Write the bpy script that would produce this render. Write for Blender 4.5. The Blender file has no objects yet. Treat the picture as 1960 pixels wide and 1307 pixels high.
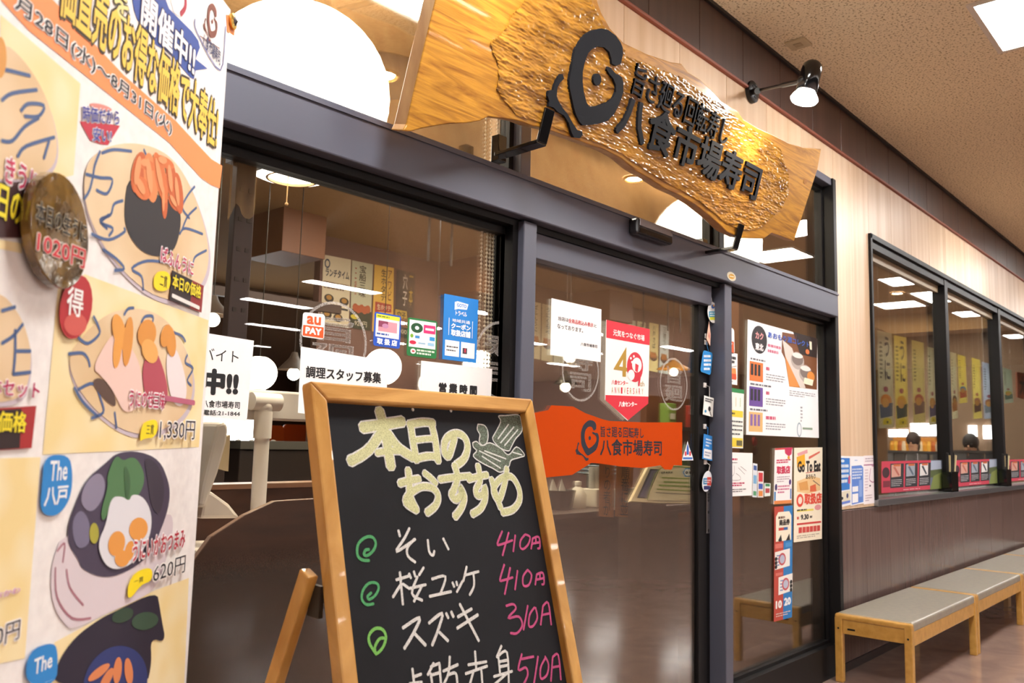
import bpy, bmesh, math, random
from math import sin, cos, pi, radians
from mathutils import Vector as V, Matrix, noise
from mathutils.geometry import tessellate_polygon
random.seed(7)
S = bpy.context.scene
COL = S.collection

# ------------------------------------------------------------------ camera
FPX, CX, CY = 1626.0, 980.0, 653.5
YAW, PITCH, ROLL = radians(48.08), radians(6.55), radians(1.43)
CAM = V((0, -2.1052, 1.4))
FW = V((sin(YAW)*cos(PITCH), cos(YAW)*cos(PITCH), sin(PITCH)))
_r = V((cos(YAW), -sin(YAW), 0)); _u = _r.cross(FW)
RT = _r*cos(ROLL)+_u*sin(ROLL); UP = _u*cos(ROLL)-_r*sin(ROLL)
cd = bpy.data.cameras.new('camera'); cam = bpy.data.objects.new('camera', cd); COL.objects.link(cam)
cam.matrix_world = Matrix(((RT.x, UP.x, -FW.x, CAM.x), (RT.y, UP.y, -FW.y, CAM.y), (RT.z, UP.z, -FW.z, CAM.z), (0, 0, 0, 1)))
cd.sensor_width = 36; cd.lens = FPX/1960*36; cd.clip_start = .05; cd.clip_end = 200
cd.dof.use_dof = True; cd.dof.focus_distance = 2.5; cd.dof.aperture_fstop = 7.1
S.camera = cam

# ------------------------------------------------------------------ world, exposure
w = bpy.data.worlds.new('world'); S.world = w; w.use_nodes = True
w.node_tree.nodes['Background'].inputs[0].default_value = (1.0, .97, .93, 1)
w.node_tree.nodes['Background'].inputs[1].default_value = .55
S.view_settings.view_transform = 'Standard'; S.view_settings.look = 'None'
S.view_settings.gamma = 1; S.view_settings.use_curve_mapping = False
S.view_settings.exposure = .95
S.cycles.use_denoising = True
S.cycles.max_bounces = 7; S.cycles.diffuse_bounces = 4; S.cycles.glossy_bounces = 4
S.cycles.transparent_max_bounces = 24; S.cycles.sample_clamp_indirect = 6
S.cycles.caustics_reflective = False; S.cycles.caustics_refractive = False
E_MALL, E_ROW, E_IN, E_LANT, E_BULB = 34.0, 36.0, 28.0, 4.5, 500.0   # emission of the lamps

# ------------------------------------------------------------------ pixel -> place
def ray(x, y): return RT*((x-CX)/FPX)-UP*((y-CY)/FPX)+FW
class Plane:
    def __init__(s, o, ux, up): s.o, s.ux, s.up = V(o), V(ux).normalized(), V(up).normalized(); s.n = s.ux.cross(s.up)
    def px(s, x, y):
        v = ray(x, y); t = (s.o-CAM).dot(s.n)/v.dot(s.n); q = CAM+v*t-s.o
        return (q.dot(s.ux), q.dot(s.up))
    def pt(s, u, v, h=0): return s.o+s.ux*u+s.up*v+s.n*h
    def off(s, h): return Plane(s.o+s.n*h, s.ux, s.up)
def PF(Y): return Plane((0, Y, 0), (1, 0, 0), (0, 0, 1))
def W(x, y, Y=0):
    u, v = PF(Y).px(x, y); return V((u, Y, v))
def WZ(x, y, z):
    v = ray(x, y); t = (z-CAM.z)/v.z; return CAM+v*t

# ------------------------------------------------------------------ materials
def lin(h):
    if not isinstance(h, str): return (*h, 1)
    h = h.lstrip('#'); c = [int(h[i:i+2], 16)/255 for i in (0, 2, 4)]
    return (*[x/12.92 if x <= .04045 else ((x+.055)/1.055)**2.4 for x in c], 1)
MATS = {}
def N(nt, t, **k):
    n = nt.nodes.new(t)
    for a, b in k.items():
        if a.startswith('i_'): n.inputs[int(a[2:])].default_value = b
        else: setattr(n, a, b)
    return n
def mat(c, rough=.55, metal=0, spec=.5, emit=0, coat=0, name=None):
    key = (c, rough, metal, spec, emit, coat)
    if key in MATS: return MATS[key]
    m = bpy.data.materials.new(name or 'mat_'+str(c).strip('#')); m.use_nodes = True
    b = m.node_tree.nodes['Principled BSDF']
    b.inputs['Base Color'].default_value = lin(c); b.inputs['Roughness'].default_value = rough
    b.inputs['Metallic'].default_value = metal; b.inputs['Specular IOR Level'].default_value = spec
    b.inputs['Coat Weight'].default_value = coat
    if emit: b.inputs['Emission Color'].default_value = lin(c); b.inputs['Emission Strength'].default_value = emit
    MATS[key] = m; return m
def texmat(name, c1, c2, scale=(1, 1, 1), nscale=5, detail=6, rough=.5, bump=0, bscale=None, spec=.5, lo=.3, hi=.7, coat=0, distort=0, kind='noise', vary=0):
    """procedural two-tone surface: noise (or wave) in object space, optional bump, tone varied per object"""
    m = bpy.data.materials.new(name); m.use_nodes = True; nt = m.node_tree; b = nt.nodes['Principled BSDF']
    tc = N(nt, 'ShaderNodeTexCoord'); mp = N(nt, 'ShaderNodeMapping'); mp.inputs['Scale'].default_value = scale
    nt.links.new(tc.outputs['Object'], mp.inputs[0])
    if kind == 'wave':
        t = N(nt, 'ShaderNodeTexWave'); t.inputs['Scale'].default_value = nscale; t.inputs['Distortion'].default_value = distort
        t.inputs['Detail'].default_value = detail; t.inputs['Detail Scale'].default_value = 1.2
    else:
        t = N(nt, 'ShaderNodeTexNoise'); t.inputs['Scale'].default_value = nscale; t.inputs['Detail'].default_value = detail
        t.inputs['Distortion'].default_value = distort
    src = mp.outputs[0]
    oi = None
    if vary:
        oi = N(nt, 'ShaderNodeObjectInfo'); add = N(nt, 'ShaderNodeVectorMath', operation='MULTIPLY_ADD')
        cb = N(nt, 'ShaderNodeCombineXYZ'); 
        for i in range(3): nt.links.new(oi.outputs['Random'], cb.inputs[i])
        add.inputs[1].default_value = (37, 51, 23); nt.links.new(cb.outputs[0], add.inputs[0]); nt.links.new(src, add.inputs[2]); src = add.outputs[0]
    nt.links.new(src, t.inputs['Vector'])
    r = N(nt, 'ShaderNodeValToRGB'); r.color_ramp.elements[0].position = lo; r.color_ramp.elements[1].position = hi
    r.color_ramp.elements[0].color = lin(c1); r.color_ramp.elements[1].color = lin(c2)
    nt.links.new(t.outputs[0], r.inputs[0]); out = r.outputs[0]
    if vary:
        hs = N(nt, 'ShaderNodeHueSaturation'); mr = N(nt, 'ShaderNodeMapRange'); mr.inputs[3].default_value = 1-vary; mr.inputs[4].default_value = 1+vary
        nt.links.new(oi.outputs['Random'], mr.inputs[0]); nt.links.new(mr.outputs[0], hs.inputs['Value']); nt.links.new(out, hs.inputs['Color']); out = hs.outputs[0]
    nt.links.new(out, b.inputs['Base Color'])
    b.inputs['Roughness'].default_value = rough; b.inputs['Specular IOR Level'].default_value = spec; b.inputs['Coat Weight'].default_value = coat
    if bump:
        bn = N(nt, 'ShaderNodeBump'); bn.inputs['Strength'].default_value = bump; bn.inputs['Distance'].default_value = .01
        if bscale:
            t2 = N(nt, 'ShaderNodeTexNoise'); t2.inputs['Scale'].default_value = bscale; t2.inputs['Detail'].default_value = 4
            nt.links.new(src, t2.inputs['Vector']); nt.links.new(t2.outputs[0], bn.inputs['Height'])
        else: nt.links.new(t.outputs[0], bn.inputs['Height'])
        nt.links.new(bn.outputs[0], b.inputs['Normal'])
    return m
def glassmat(name, tint=(.9, .9, .88), refl=1.0):
    m = bpy.data.materials.new(name); m.use_nodes = True; nt = m.node_tree; nt.nodes.clear()
    o = N(nt, 'ShaderNodeOutputMaterial'); mx = N(nt, 'ShaderNodeMixShader'); t = N(nt, 'ShaderNodeBsdfTransparent'); g = N(nt, 'ShaderNodeBsdfGlossy')
    t.inputs[0].default_value = (*tint, 1); g.inputs['Roughness'].default_value = .0; g.inputs[0].default_value = (1, 1, 1, 1)
    lw = N(nt, 'ShaderNodeFresnel'); lw.inputs[0].default_value = 1.5
    mu = N(nt, 'ShaderNodeMath', operation='MULTIPLY'); mu.inputs[1].default_value = refl
    nt.links.new(lw.outputs[0], mu.inputs[0]); nt.links.new(mu.outputs[0], mx.inputs[0])
    nt.links.new(t.outputs[0], mx.inputs[1]); nt.links.new(g.outputs[0], mx.inputs[2]); nt.links.new(mx.outputs[0], o.inputs[0]); return m
def coverage(name, c, amount, nscale=60, soft=.1, rough=.9, grad=None, translucent=False):
    """patchy or veil-like cover: colour shows on a share of the surface (noise), the rest is clear; grad=(z0,z1) fades it out upwards"""
    m = bpy.data.materials.new(name); m.use_nodes = True; nt = m.node_tree; nt.nodes.clear()
    o = N(nt, 'ShaderNodeOutputMaterial'); mx = N(nt, 'ShaderNodeMixShader'); t = N(nt, 'ShaderNodeBsdfTransparent')
    d = N(nt, 'ShaderNodeBsdfTranslucent' if translucent else 'ShaderNodeBsdfDiffuse'); d.inputs[0].default_value = lin(c)
    tc = N(nt, 'ShaderNodeTexCoord'); tx = N(nt, 'ShaderNodeTexNoise'); tx.inputs['Scale'].default_value = nscale; tx.inputs['Detail'].default_value = 3
    nt.links.new(tc.outputs['Object'], tx.inputs['Vector'])
    mr = N(nt, 'ShaderNodeMapRange'); mr.inputs[1].default_value = .5-soft; mr.inputs[2].default_value = .5+soft
    mr.inputs[3].default_value = max(0, amount-.25); mr.inputs[4].default_value = min(1, amount+.25)
    nt.links.new(tx.outputs[0], mr.inputs[0]); fac = mr.outputs[0]
    if grad:
        sx = N(nt, 'ShaderNodeSeparateXYZ'); nt.links.new(tc.outputs['Object'], sx.inputs[0])
        g = N(nt, 'ShaderNodeMapRange'); g.inputs[1].default_value = grad[1]; g.inputs[2].default_value = grad[0]
        nt.links.new(sx.outputs[2], g.inputs[0])
        ad = N(nt, 'ShaderNodeMath', operation='ADD'); nt.links.new(tx.outputs[0], ad.inputs[0]); nt.links.new(g.outputs[0], ad.inputs[1])
        m2 = N(nt, 'ShaderNodeMapRange'); m2.inputs[1].default_value = .85; m2.inputs[2].default_value = 1.3; m2.inputs[3].default_value = 0; m2.inputs[4].default_value = amount
        nt.links.new(ad.outputs[0], m2.inputs[0]); fac = m2.outputs[0]
    nt.links.new(fac, mx.inputs[0]); nt.links.new(t.outputs[0], mx.inputs[1]); nt.links.new(d.outputs[0], mx.inputs[2]); nt.links.new(mx.outputs[0], o.inputs[0]); return m

# ------------------------------------------------------------------ mesh building
class MB:
    """collects shapes with materials; build() links them as ONE mesh object"""
    def __init__(s): s.v, s.f, s.m, s.mats = [], [], [], []
    def mi(s, m):
        if isinstance(m, str): m = mat(m)
        if m not in s.mats: s.mats.append(m)
        return s.mats.index(m)
    def add(s, vs, fs, m):
        b = len(s.v); s.v += [tuple(x) for x in vs]; i = s.mi(m)
        for f in fs: s.f.append(tuple(b+k for k in f)); s.m.append(i)
        return s
    def box(s, a, b, m, T=None):
        x0, y0, z0 = a; x1, y1, z1 = b
        vs = [V((x, y, z)) for x in (x0, x1) for y in (y0, y1) for z in (z0, z1)]
        if T: vs = [T @ p for p in vs]
        return s.add(vs, [(0, 1, 3, 2), (4, 6, 7, 5), (0, 4, 5, 1), (2, 3, 7, 6), (0, 2, 6, 4), (1, 5, 7, 3)], m)
    def bar(s, p, q, wd, dp, m, side=V((0, 1, 0))):
        """rectangular bar from p to q: wd across `side`, dp across the third axis"""
        p, q = V(p), V(q); d = (q-p).normalized(); a = (side-d*side.dot(d)).normalized(); b = d.cross(a)
        vs = [c+a*sx*wd/2+b*sy*dp/2 for c in (p, q) for sx in (-1, 1) for sy in (-1, 1)]
        return s.add(vs, [(0, 1, 3, 2), (4, 6, 7, 5), (0, 4, 5, 1), (2, 3, 7, 6), (0, 2, 6, 4), (1, 5, 7, 3)], m)
    def tube(s, pts, r, m, n=10, caps=True):
        pts = [V(p) for p in pts]; rs = r if isinstance(r, (list, tuple)) else [r]*len(pts); vs = []; fs = []
        a = None
        for i, p in enumerate(pts):
            d = (pts[min(i+1, len(pts)-1)]-pts[max(i-1, 0)]).normalized()
            if a is None: a = d.orthogonal().normalized()
            a = (a-d*a.dot(d)).normalized(); b = d.cross(a)
            vs += [p+(a*cos(2*pi*k/n)+b*sin(2*pi*k/n))*rs[i] for k in range(n)]
        for i in range(len(pts)-1):
            for k in range(n): fs.append((i*n+k, i*n+(k+1) % n, (i+1)*n+(k+1) % n, (i+1)*n+k))
        if caps: fs += [tuple(range(n))[::-1], tuple((len(pts)-1)*n+k for k in range(n))]
        return s.add(vs, fs, m)
    def lathe(s, o, prof, m, n=24, axis=V((0, 0, 1)), closed=False):
        o = V(o); ax = V(axis).normalized(); a = ax.orthogonal().normalized(); b = ax.cross(a); vs = []; fs = []
        for r, z in prof: vs += [o+ax*z+(a*cos(2*pi*k/n)+b*sin(2*pi*k/n))*r for k in range(n)]
        for i in range(len(prof)-1):
            for k in range(n): fs.append((i*n+k, i*n+(k+1) % n, (i+1)*n+(k+1) % n, (i+1)*n+k))
        return s.add(vs, fs, m)
    def ball(s, o, r, m, n=20, k=12):
        rr = r if isinstance(r, (tuple, list)) else (r, r, r); o = V(o); vs = [o-V((0, 0, rr[2]))]; fs = []
        for i in range(1, k):
            t = pi*i/k
            vs += [o+V((sin(t)*cos(2*pi*j/n)*rr[0], sin(t)*sin(2*pi*j/n)*rr[1], -cos(t)*rr[2])) for j in range(n)]
        vs.append(o+V((0, 0, rr[2])))
        for j in range(n):
            fs.append((0, 1+(j+1) % n, 1+j)); fs.append((len(vs)-1, 1+(k-2)*n+j, 1+(k-2)*n+(j+1) % n))
            for i in range(k-2): fs.append((1+i*n+j, 1+i*n+(j+1) % n, 1+(i+1)*n+(j+1) % n, 1+(i+1)*n+j))
        return s.add(vs, fs, m)
    def prism(s, pl, uv, h0, h1, m, side=None):
        """outline uv on plane pl, solid between offsets h0 (back) and h1 (front)"""
        n = len(uv); A = sum(uv[i][0]*uv[(i+1) % n][1]-uv[(i+1) % n][0]*uv[i][1] for i in range(n))
        if A < 0: uv = uv[::-1]
        tri = tessellate_polygon([[V((a, b, 0)) for a, b in uv]]); fr = []
        for t in tri:
            a, b, c = (V(uv[k]) for k in t)
            fr.append(t if (b-a).cross(c-a) > 0 else (t[0], t[2], t[1]))
        s.add([pl.pt(a, b, h1) for a, b in uv], fr, m)
        if h1-h0 > 1e-9:
            vs = [pl.pt(a, b, h0) for a, b in uv]+[pl.pt(a, b, h1) for a, b in uv]
            s.add(vs, [(i, (i+1) % n, n+(i+1) % n, n+i) for i in range(n)], side or m)
            s.add([pl.pt(a, b, h0) for a, b in uv], [(t[0], t[2], t[1]) for t in fr], side or m)
        return s
    def ribbon(s, pl, uv, wd, h, m, taper=False, jit=0):
        """flat stroke along a 2-D path, round-ish ends"""
        P = [V(p) for p in uv]; out = []
        if len(P) == 2: out = [P[0].lerp(P[1], t/3) for t in range(4)]
        else:
            for i in range(len(P)-1):
                a, b, c, d = P[max(i-1, 0)], P[i], P[i+1], P[min(i+2, len(P)-1)]
                for t in (0, .25, .5, .75): out.append(.5*(2*b+(c-a)*t+(2*a-5*b+4*c-d)*t*t+(3*b-3*c+d-a)*t**3))
            out.append(P[-1])
        d0, d1 = (out[0]-out[1]).normalized(), (out[-1]-out[-2]).normalized()
        out = [out[0]+d0*wd*.3]+out+[out[-1]+d1*wd*.3*(.4 if taper else 1)]
        n = len(out); L, R = [], []
        for i, p in enumerate(out):
            d = out[min(i+1, n-1)]-out[max(i-1, 0)]
            if d.length < 1e-9: d = V((1, 0))
            d.normalize(); q = V((-d.y, d.x)); k = wd/2
            if i in (0, n-1): k *= .5
            if taper: k *= 1-.6*i/(n-1)
            k *= 1+jit*random.uniform(-1, 1)
            L.append(p+q*k); R.append(p-q*k)
        vs = [pl.pt(a.x, a.y, h) for a in L]+[pl.pt(a.x, a.y, h) for a in R]
        return s.add(vs, [(i, n+i, n+i+1, i+1) for i in range(n-1)], m)
    def build(s, name, parent=None, bevel=0, smooth=False, seg=2):
        me = bpy.data.meshes.new(name); me.from_pydata(s.v, [], s.f)
        for m in s.mats: me.materials.append(m)
        me.polygons.foreach_set('material_index', s.m); me.update()
        if bevel:
            bm = bmesh.new(); bm.from_mesh(me); bmesh.ops.remove_doubles(bm, verts=bm.verts, dist=1e-6)
            bmesh.ops.bevel(bm, geom=[e for e in bm.edges if len(e.link_faces) == 2 and e.calc_face_angle(0) > .5], offset=bevel, segments=seg, profile=.5, affect='EDGES')
            bm.to_mesh(me); bm.free()
        if smooth:
            me.polygons.foreach_set('use_smooth', [True]*len(me.polygons))
            if smooth != 'all': me.set_sharp_from_angle(angle=radians(40))
        o = bpy.data.objects.new(name, me); COL.objects.link(o)
        if parent is not None: o.parent = parent; o.matrix_parent_inverse = parent.matrix_basis.inverted()
        return o
def tag(o, label=None, cat=None, group=None, kind=None):
    for k, x in (('label', label), ('category', cat), ('group', group), ('kind', kind)):
        if x: o[k] = x
    return o
def empty(name, loc=(0, 0, 0), label=None, cat=None, group=None, kind=None):
    o = bpy.data.objects.new(name, None); o.empty_display_size = .05; COL.objects.link(o); o.location = loc
    return tag(o, label, cat, group, kind)
def struct(name, mb, parent=None, **k):
    o = mb.build(name, parent, **k)
    if parent is None: o['kind'] = 'structure'
    return o
def copy_tree(o, dv, parent=None):
    c = o.copy(); COL.objects.link(c)
    if parent is None: c.location = o.location+V(dv)
    else: c.parent = parent; c.matrix_parent_inverse = o.matrix_parent_inverse.copy()
    for ch in [x for x in o.children]: copy_tree(ch, dv, c)
    return c
# lettering: outline glyphs as flat meshes, fitted to a box
TXT = {}
def glyphs(s, bold=0, res=2, line=1.0):
    k = (s, bold, res, line)
    if k not in TXT:
        c = bpy.data.curves.new('t', 'FONT'); c.body = s; c.resolution_u = res; c.space_line = line; c.align_x = 'CENTER' if '\n' in s else 'LEFT'
        o = bpy.data.objects.new('t', c); me = bpy.data.meshes.new_from_object(o)
        vs = [v.co.copy() for v in me.vertices]; fs = [tuple(p.vertices) for p in me.polygons]
        bpy.data.objects.remove(o); bpy.data.curves.remove(c); bpy.data.meshes.remove(me)
        x0, x1 = min(p.x for p in vs), max(p.x for p in vs); y0, y1 = min(p.y for p in vs), max(p.y for p in vs)
        base = [((p.x-x0)/max(x1-x0, 1e-6), (p.y-y0)/max(y1-y0, 1e-6), 0) for p in vs]; out = list(base); bf0 = list(fs)
        if bold:
            nb = 4 if bold < .045 else 8
            for j in range(nb):
                a = 2*pi*j/nb+pi/4; dx, dy = cos(a)*bold/max(x1-x0, 1e-6), sin(a)*bold/max(y1-y0, 1e-6); o_ = len(out)
                out += [(x+dx, y+dy, j+1) for x, y, _ in base]; fs += [tuple(o_+q for q in f) for f in bf0]
        TXT[k] = (out, fs)
    return TXT[k]
def papermat(c):
    k = ('paper', c)
    if k not in MATS:
        m = bpy.data.materials.new('thin_paper'); m.use_nodes = True; nt = m.node_tree; nt.nodes.clear()
        o = N(nt, 'ShaderNodeOutputMaterial'); mx = N(nt, 'ShaderNodeMixShader'); d = N(nt, 'ShaderNodeBsdfDiffuse'); t = N(nt, 'ShaderNodeBsdfTranslucent')
        d.inputs[0].default_value = t.inputs[0].default_value = lin(c); mx.inputs[0].default_value = .45
        nt.links.new(d.outputs[0], mx.inputs[1]); nt.links.new(t.outputs[0], mx.inputs[2]); nt.links.new(mx.outputs[0], o.inputs[0]); MATS[k] = m
    return MATS[k]
def vert(s): return '\n'.join(s)
DH = .0005
ROUND = {'plate', 'nori', 'sushi', 'bowl', 'bowl_foot', 'squid', 'shiso_leaf', 'dark_bowl', 'blue_badge', 'yellow_tag'}
SPLIT = {'uni', 'plate', 'plate_lines', 'price_box', 'colour_field', 'yellow_tag', 'blue_badge', 'sushi', 'lettering', 'bowl', 'dark_bowl', 'lucky_mark', 'badge', 'picture', 'logo', 'bowl_foot', 'card_edge', 'fine_print'}
class Sheet:
    """a flat printed thing on a plane. Outline by four pixel corners TL TR BR BL (or any outline in px);
    contents in sheet coordinates s,t in 0..1 (t down), or in px when px=True. Parts: sheet, lettering, picture ..."""
    def __init__(s, name, label, cat, pl, corners, base, group=None, px=False, thick=.0006, parent=None, outline=None, rough=.6, kind=None):
        s.pl, s.px = pl, px; s.c = [V(pl.px(*p)) for p in corners]; s.parts = {}; s.name = name
        s.root = empty(name, pl.pt(*((s.c[2]+s.c[3])/2 if len(s.c) == 4 else s.c[0])), label, cat, group, kind); s.h = thick
        if parent: s.root.parent = parent; s.root.matrix_parent_inverse = parent.matrix_basis.inverted()
        mb = MB(); mb.prism(pl, [tuple(p) for p in ([V(pl.px(*q)) for q in outline] if outline else s.c)], 0, thick, base if not isinstance(base, str) else mat(base, rough))
        s.sheet = mb.build('sheet', s.root)
    def M(s, a, b):
        if s.px: return V(s.pl.px(a, b))
        c = s.c; return (c[0]*(1-a)+c[1]*a)*(1-b)+(c[3]*(1-a)+c[2]*a)*b
    split = False
    def mb(s, part):
        if s.split and part in SPLIT: part = (part, len(s.parts))
        return s.parts.setdefault(part, MB())
    def _m(s, c): return mat(c, .6) if isinstance(c, str) else c
    def poly(s, pts, c, l=1, part='print'):
        if s.split and part in ROUND:
            for _ in range(2): pts = [q for i in range(len(pts)) for q in ((pts[i-1][0]*.75+pts[i][0]*.25, pts[i-1][1]*.75+pts[i][1]*.25), (pts[i-1][0]*.25+pts[i][0]*.75, pts[i-1][1]*.25+pts[i][1]*.75))]
        p = s.mb(part); s.cnt = (getattr(s, 'cnt', 0)+1) % 30; h = s.h+l*DH+s.cnt*1e-5; p.prism(s.pl, [tuple(s.M(*q)) for q in pts], h, h, s._m(c)); return s
    def r(s, x0, y0, x1, y1, c, l=1, part='print'): return s.poly([(x0, y0), (x1, y0), (x1, y1), (x0, y1)], c, l, part)
    def e(s, x, y, a, b, c, l=1, part='print', rot=0, n=20):
        cr, sr = cos(rot), sin(rot)
        return s.poly([(x+a*cos(2*pi*k/n)*cr-b*sin(2*pi*k/n)*sr, y+a*cos(2*pi*k/n)*sr+b*sin(2*pi*k/n)*cr) for k in range(n)], c, l, part)
    def line(s, pts, wd, c, l=2, part='print'):
        s.mb(part).ribbon(s.pl, [tuple(s.M(*p)) for p in pts], wd, s.h+l*DH, s._m(c)); return s
    def t(s, txt, x0, y0, x1, y1, c, l=2, bold=0, part='lettering', res=2, line=1.0):
        """text fitted to the box; in px mode (x0,y1) is the lower left corner, (x1,y0) the upper right"""
        vs, fs = glyphs(txt, bold, res, line); h = s.h+l*DH
        if s.px:
            a, b = V(s.pl.px(x0, y1)), V(s.pl.px(x1, y0)); P = [s.pl.pt(a.x+(b.x-a.x)*x, a.y+(b.y-a.y)*y, h+k*3e-5) for x, y, k in vs]
        else: P = [s.pl.pt(*s.M(x0+(x1-x0)*x, y1-(y1-y0)*y), h+k*3e-5) for x, y, k in vs]
        s.mb(part).add(P, fs, s._m(c)); return s
    def rows(s, x0, y0, x1, y1, n, c, fill=.45, l=2, seed=0, part='fine_print'):
        """rows of print too small to read"""
        rnd = random.Random(seed+n); dy = (y1-y0)/n
        for i in range(n):
            x = x0; end = x1 if i < n-1 else x0+(x1-x0)*rnd.uniform(.5, .95)
            while x < end:
                wdt = (x1-x0)*rnd.uniform(.05, .2)
                s.r(x, y0+i*dy+dy*(1-fill)/2, min(x+wdt, end), y0+i*dy+dy*(1+fill)/2, c, l, part); x += wdt+(x1-x0)*.03
        return s
    def done(s):
        for k, m in s.parts.items(): m.build(k[0] if isinstance(k, tuple) else k, s.root)
        return s.root
# ================================================================== STRUCTURE
ZC, ZI = 3.72, 3.40            # mall ceiling, shop ceiling
GY = .06                        # glass plane of the shop front
M_floor = texmat('floor_vinyl', '#8d756c', '#a3897d', (1, 1, 1), 3.5, 8, .12, .02, 40, .5, .25, .75, distort=1.5)
M_ceil = texmat('ceiling_board', '#a3906f', '#e6d6b8', (1, 1, 1), 75, 3, .9, .25, 70, .2, .36, .46)
M_clad = texmat('maple_cladding', '#c9a883', '#e3cbb0', (9, 9, .35), 1.4, 5, .42, .03, 30, .4, .25, .75, vary=.06)
M_fascia = texmat('dark_fascia', '#3a2620', '#4a322a', (20, 20, .5), 1, 4, .4, vary=.05)
M_wains = texmat('brown_laminate', '#5c4a46', '#6d5a55', (60, 60, 1.5), 1, 4, .22, vary=.05)
M_alu = mat('#5a5c6a', .42, .25, name='bronze_aluminium')
M_aluD = mat('#0c090a', .5, .0, .3, name='dark_bronze')
M_glass = glassmat('shop_glass', (.93, .92, .9), .55)
M_red = mat('#8a4a3a', .5)
M_inceil = texmat('shop_ceiling', '#86653c', '#967246', (1, 1, 1), 40, 3, .9)
M_plum = mat('#6e5048', .7, name='plum_wall'); M_brown = mat('#6b3f20', .6, name='brown_board'); M_brownD = mat('#38261f', .55)

def panels(root, x0, x1, wd, z0, z1, y0, y1, m, gap=.003, bev=.002):
    """upright boards side by side, each an object of its own"""
    x = x0; first = {}
    while x < x1-.01:
        ww = min(wd, x1-x); k = round(ww, 4)
        if k not in first:
            o = MB().box((gap/2, y0, z0), (ww-gap/2, y1, z1), m).build('panel', root, bevel=bev, seg=1); first[k] = o
        else:
            o = first[k].copy(); COL.objects.link(o)
        o.matrix_parent_inverse = root.matrix_basis.inverted(); o.location = (x, 0, 0); x += ww
struct('floor', MB().box((-14, -27, -.1), (26, .0, 0), M_floor))
struct('ceiling', MB().box((-14, -27, ZC), (26, .12, ZC+.1), M_ceil))
struct('wall_far', MB().box((-14, -27.2, 0), (26, -27, ZC), mat('#4a3c34', .8)))
struct('wall_mall_right', MB().box((26, -27, 0), (26.2, .1, ZC), mat('#54463c', .8))); struct('wall_mall_left', MB().box((-14.2, -27, 0), (-14, .1, ZC), mat('#54463c', .8)))
# --- the facade: core boards behind the cladding so that no light leaks
wf = struct('wall_facade', MB().box((5.49, .02, 0), (6.17, .12, ZC), M_brownD).box((6.17, .02, 0), (15.9, .12, 1.03), M_brownD).box((6.17, .02, 2.93), (15.9, .12, ZC), M_brownD)
            .box((.62, .02, 3.16), (5.49, .12, ZC), M_brownD).box((15.9, .02, 0), (26, .12, ZC), M_brownD).box((-14, .02, 0), (.62, .12, ZC), M_brownD))
panels(wf, .62, 5.49, .487, 3.16, 3.385, 0, .02, M_clad)
panels(wf, 5.49, 6.17, .34, 1.0, 3.385, 0, .02, M_clad)
panels(wf, 6.17, 15.9, .486, 2.935, 3.385, 0, .02, M_clad)
panels(wf, -3, .62, .45, 0, 3.385, 0, .02, M_clad)
fa = empty('wall_fascia', kind='structure'); panels(fa, -3, 15.9, .48, 3.40, ZC, -.012, .02, M_fascia)
wa = empty('wall_wainscot', kind='structure'); panels(wa, 5.49, 15.9, .48, .05, .995, -.004, .02, M_wains)
struct('trim_fascia', MB().box((-3, -.02, 3.385), (15.9, .02, 3.40), M_red), bevel=.003)
struct('baseboard_facade', MB().box((5.49, -.012, 0), (15.9, .02, .05), mat('#2c2526', .3)))
struct('trim_ceiling', MB().box((-3, -.03, ZC-.02), (15.9, .02, ZC), mat('#141011', .5)))

# --- shop front frames
def post(name, x0, x1, y0, y1, z0, z1, m=None): return struct(name, MB().box((x0, y0, z0), (x1, y1, z1), m or M_alu), bevel=.004)
post('trim_jamb', .62, .72, -.02, .1, 0, 3.16); post('trim_mullion', 2.365, 2.44, -.03, .1, 0, 2.225); post('trim_mullion', 2.37, 2.43, -.0, .1, 2.395, 3.12)
post('trim_post', 3.945, 4.02, -.03, .1, 0, 2.225); post('trim_post', 3.94, 4.0, 0, .1, 2.395, 3.12, M_aluD)
post('trim_jamb', 5.432, 5.485, -.03, .1, 0, 3.16, M_aluD); post('trim_head', .72, 5.43, -.02, .1, 3.11, 3.16)
bm_ = struct('trim_beam', MB().box((.72, -.05, 2.232), (5.43, .1, 2.395), M_alu), bevel=.005)
MB().box((.72, .0, 2.205), (5.43, .1, 2.232), M_aluD).build('track', bm_)
MB().box((.72, -.056, 2.372), (5.43, -.05, 2.382), M_alu).build('rib', bm_)
def pane(root, x0, x1, z0, z1, y=GY, fr=.03, m=None):
    f = MB()
    for a in ((x0, z0, x1, z0+fr), (x0, z1-fr, x1, z1), (x0, z0+fr, x0+fr, z1-fr), (x1-fr, z0+fr, x1, z1-fr)):
        f.box((a[0], y-.02, a[1]), (a[2], y+.025, a[3]), m or M_aluD)
    f.build('frame', root)
    return MB().box((x0+fr, y, z0+fr), (x1-fr, y+.006, z1-fr), M_glass).build('pane', root)
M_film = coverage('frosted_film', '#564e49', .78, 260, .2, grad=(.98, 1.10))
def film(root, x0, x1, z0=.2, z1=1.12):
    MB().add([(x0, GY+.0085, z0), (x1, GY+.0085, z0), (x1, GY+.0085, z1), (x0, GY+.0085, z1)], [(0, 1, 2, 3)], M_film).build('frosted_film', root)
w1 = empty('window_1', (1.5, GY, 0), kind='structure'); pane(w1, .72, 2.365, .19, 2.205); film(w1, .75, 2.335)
MB().box((.72, 0, 0), (2.365, .1, .19), M_aluD).build('kick_rail', w1)
MB().box((2.335, .0, .19), (2.365, .1, 2.205), M_aluD).build('inner_stile', w1)
w2 = empty('window_2', (4.6, GY, 0), kind='structure'); pane(w2, 4.02, 5.43, .19, 2.205, fr=.018); film(w2, 4.05, 5.41)
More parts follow.
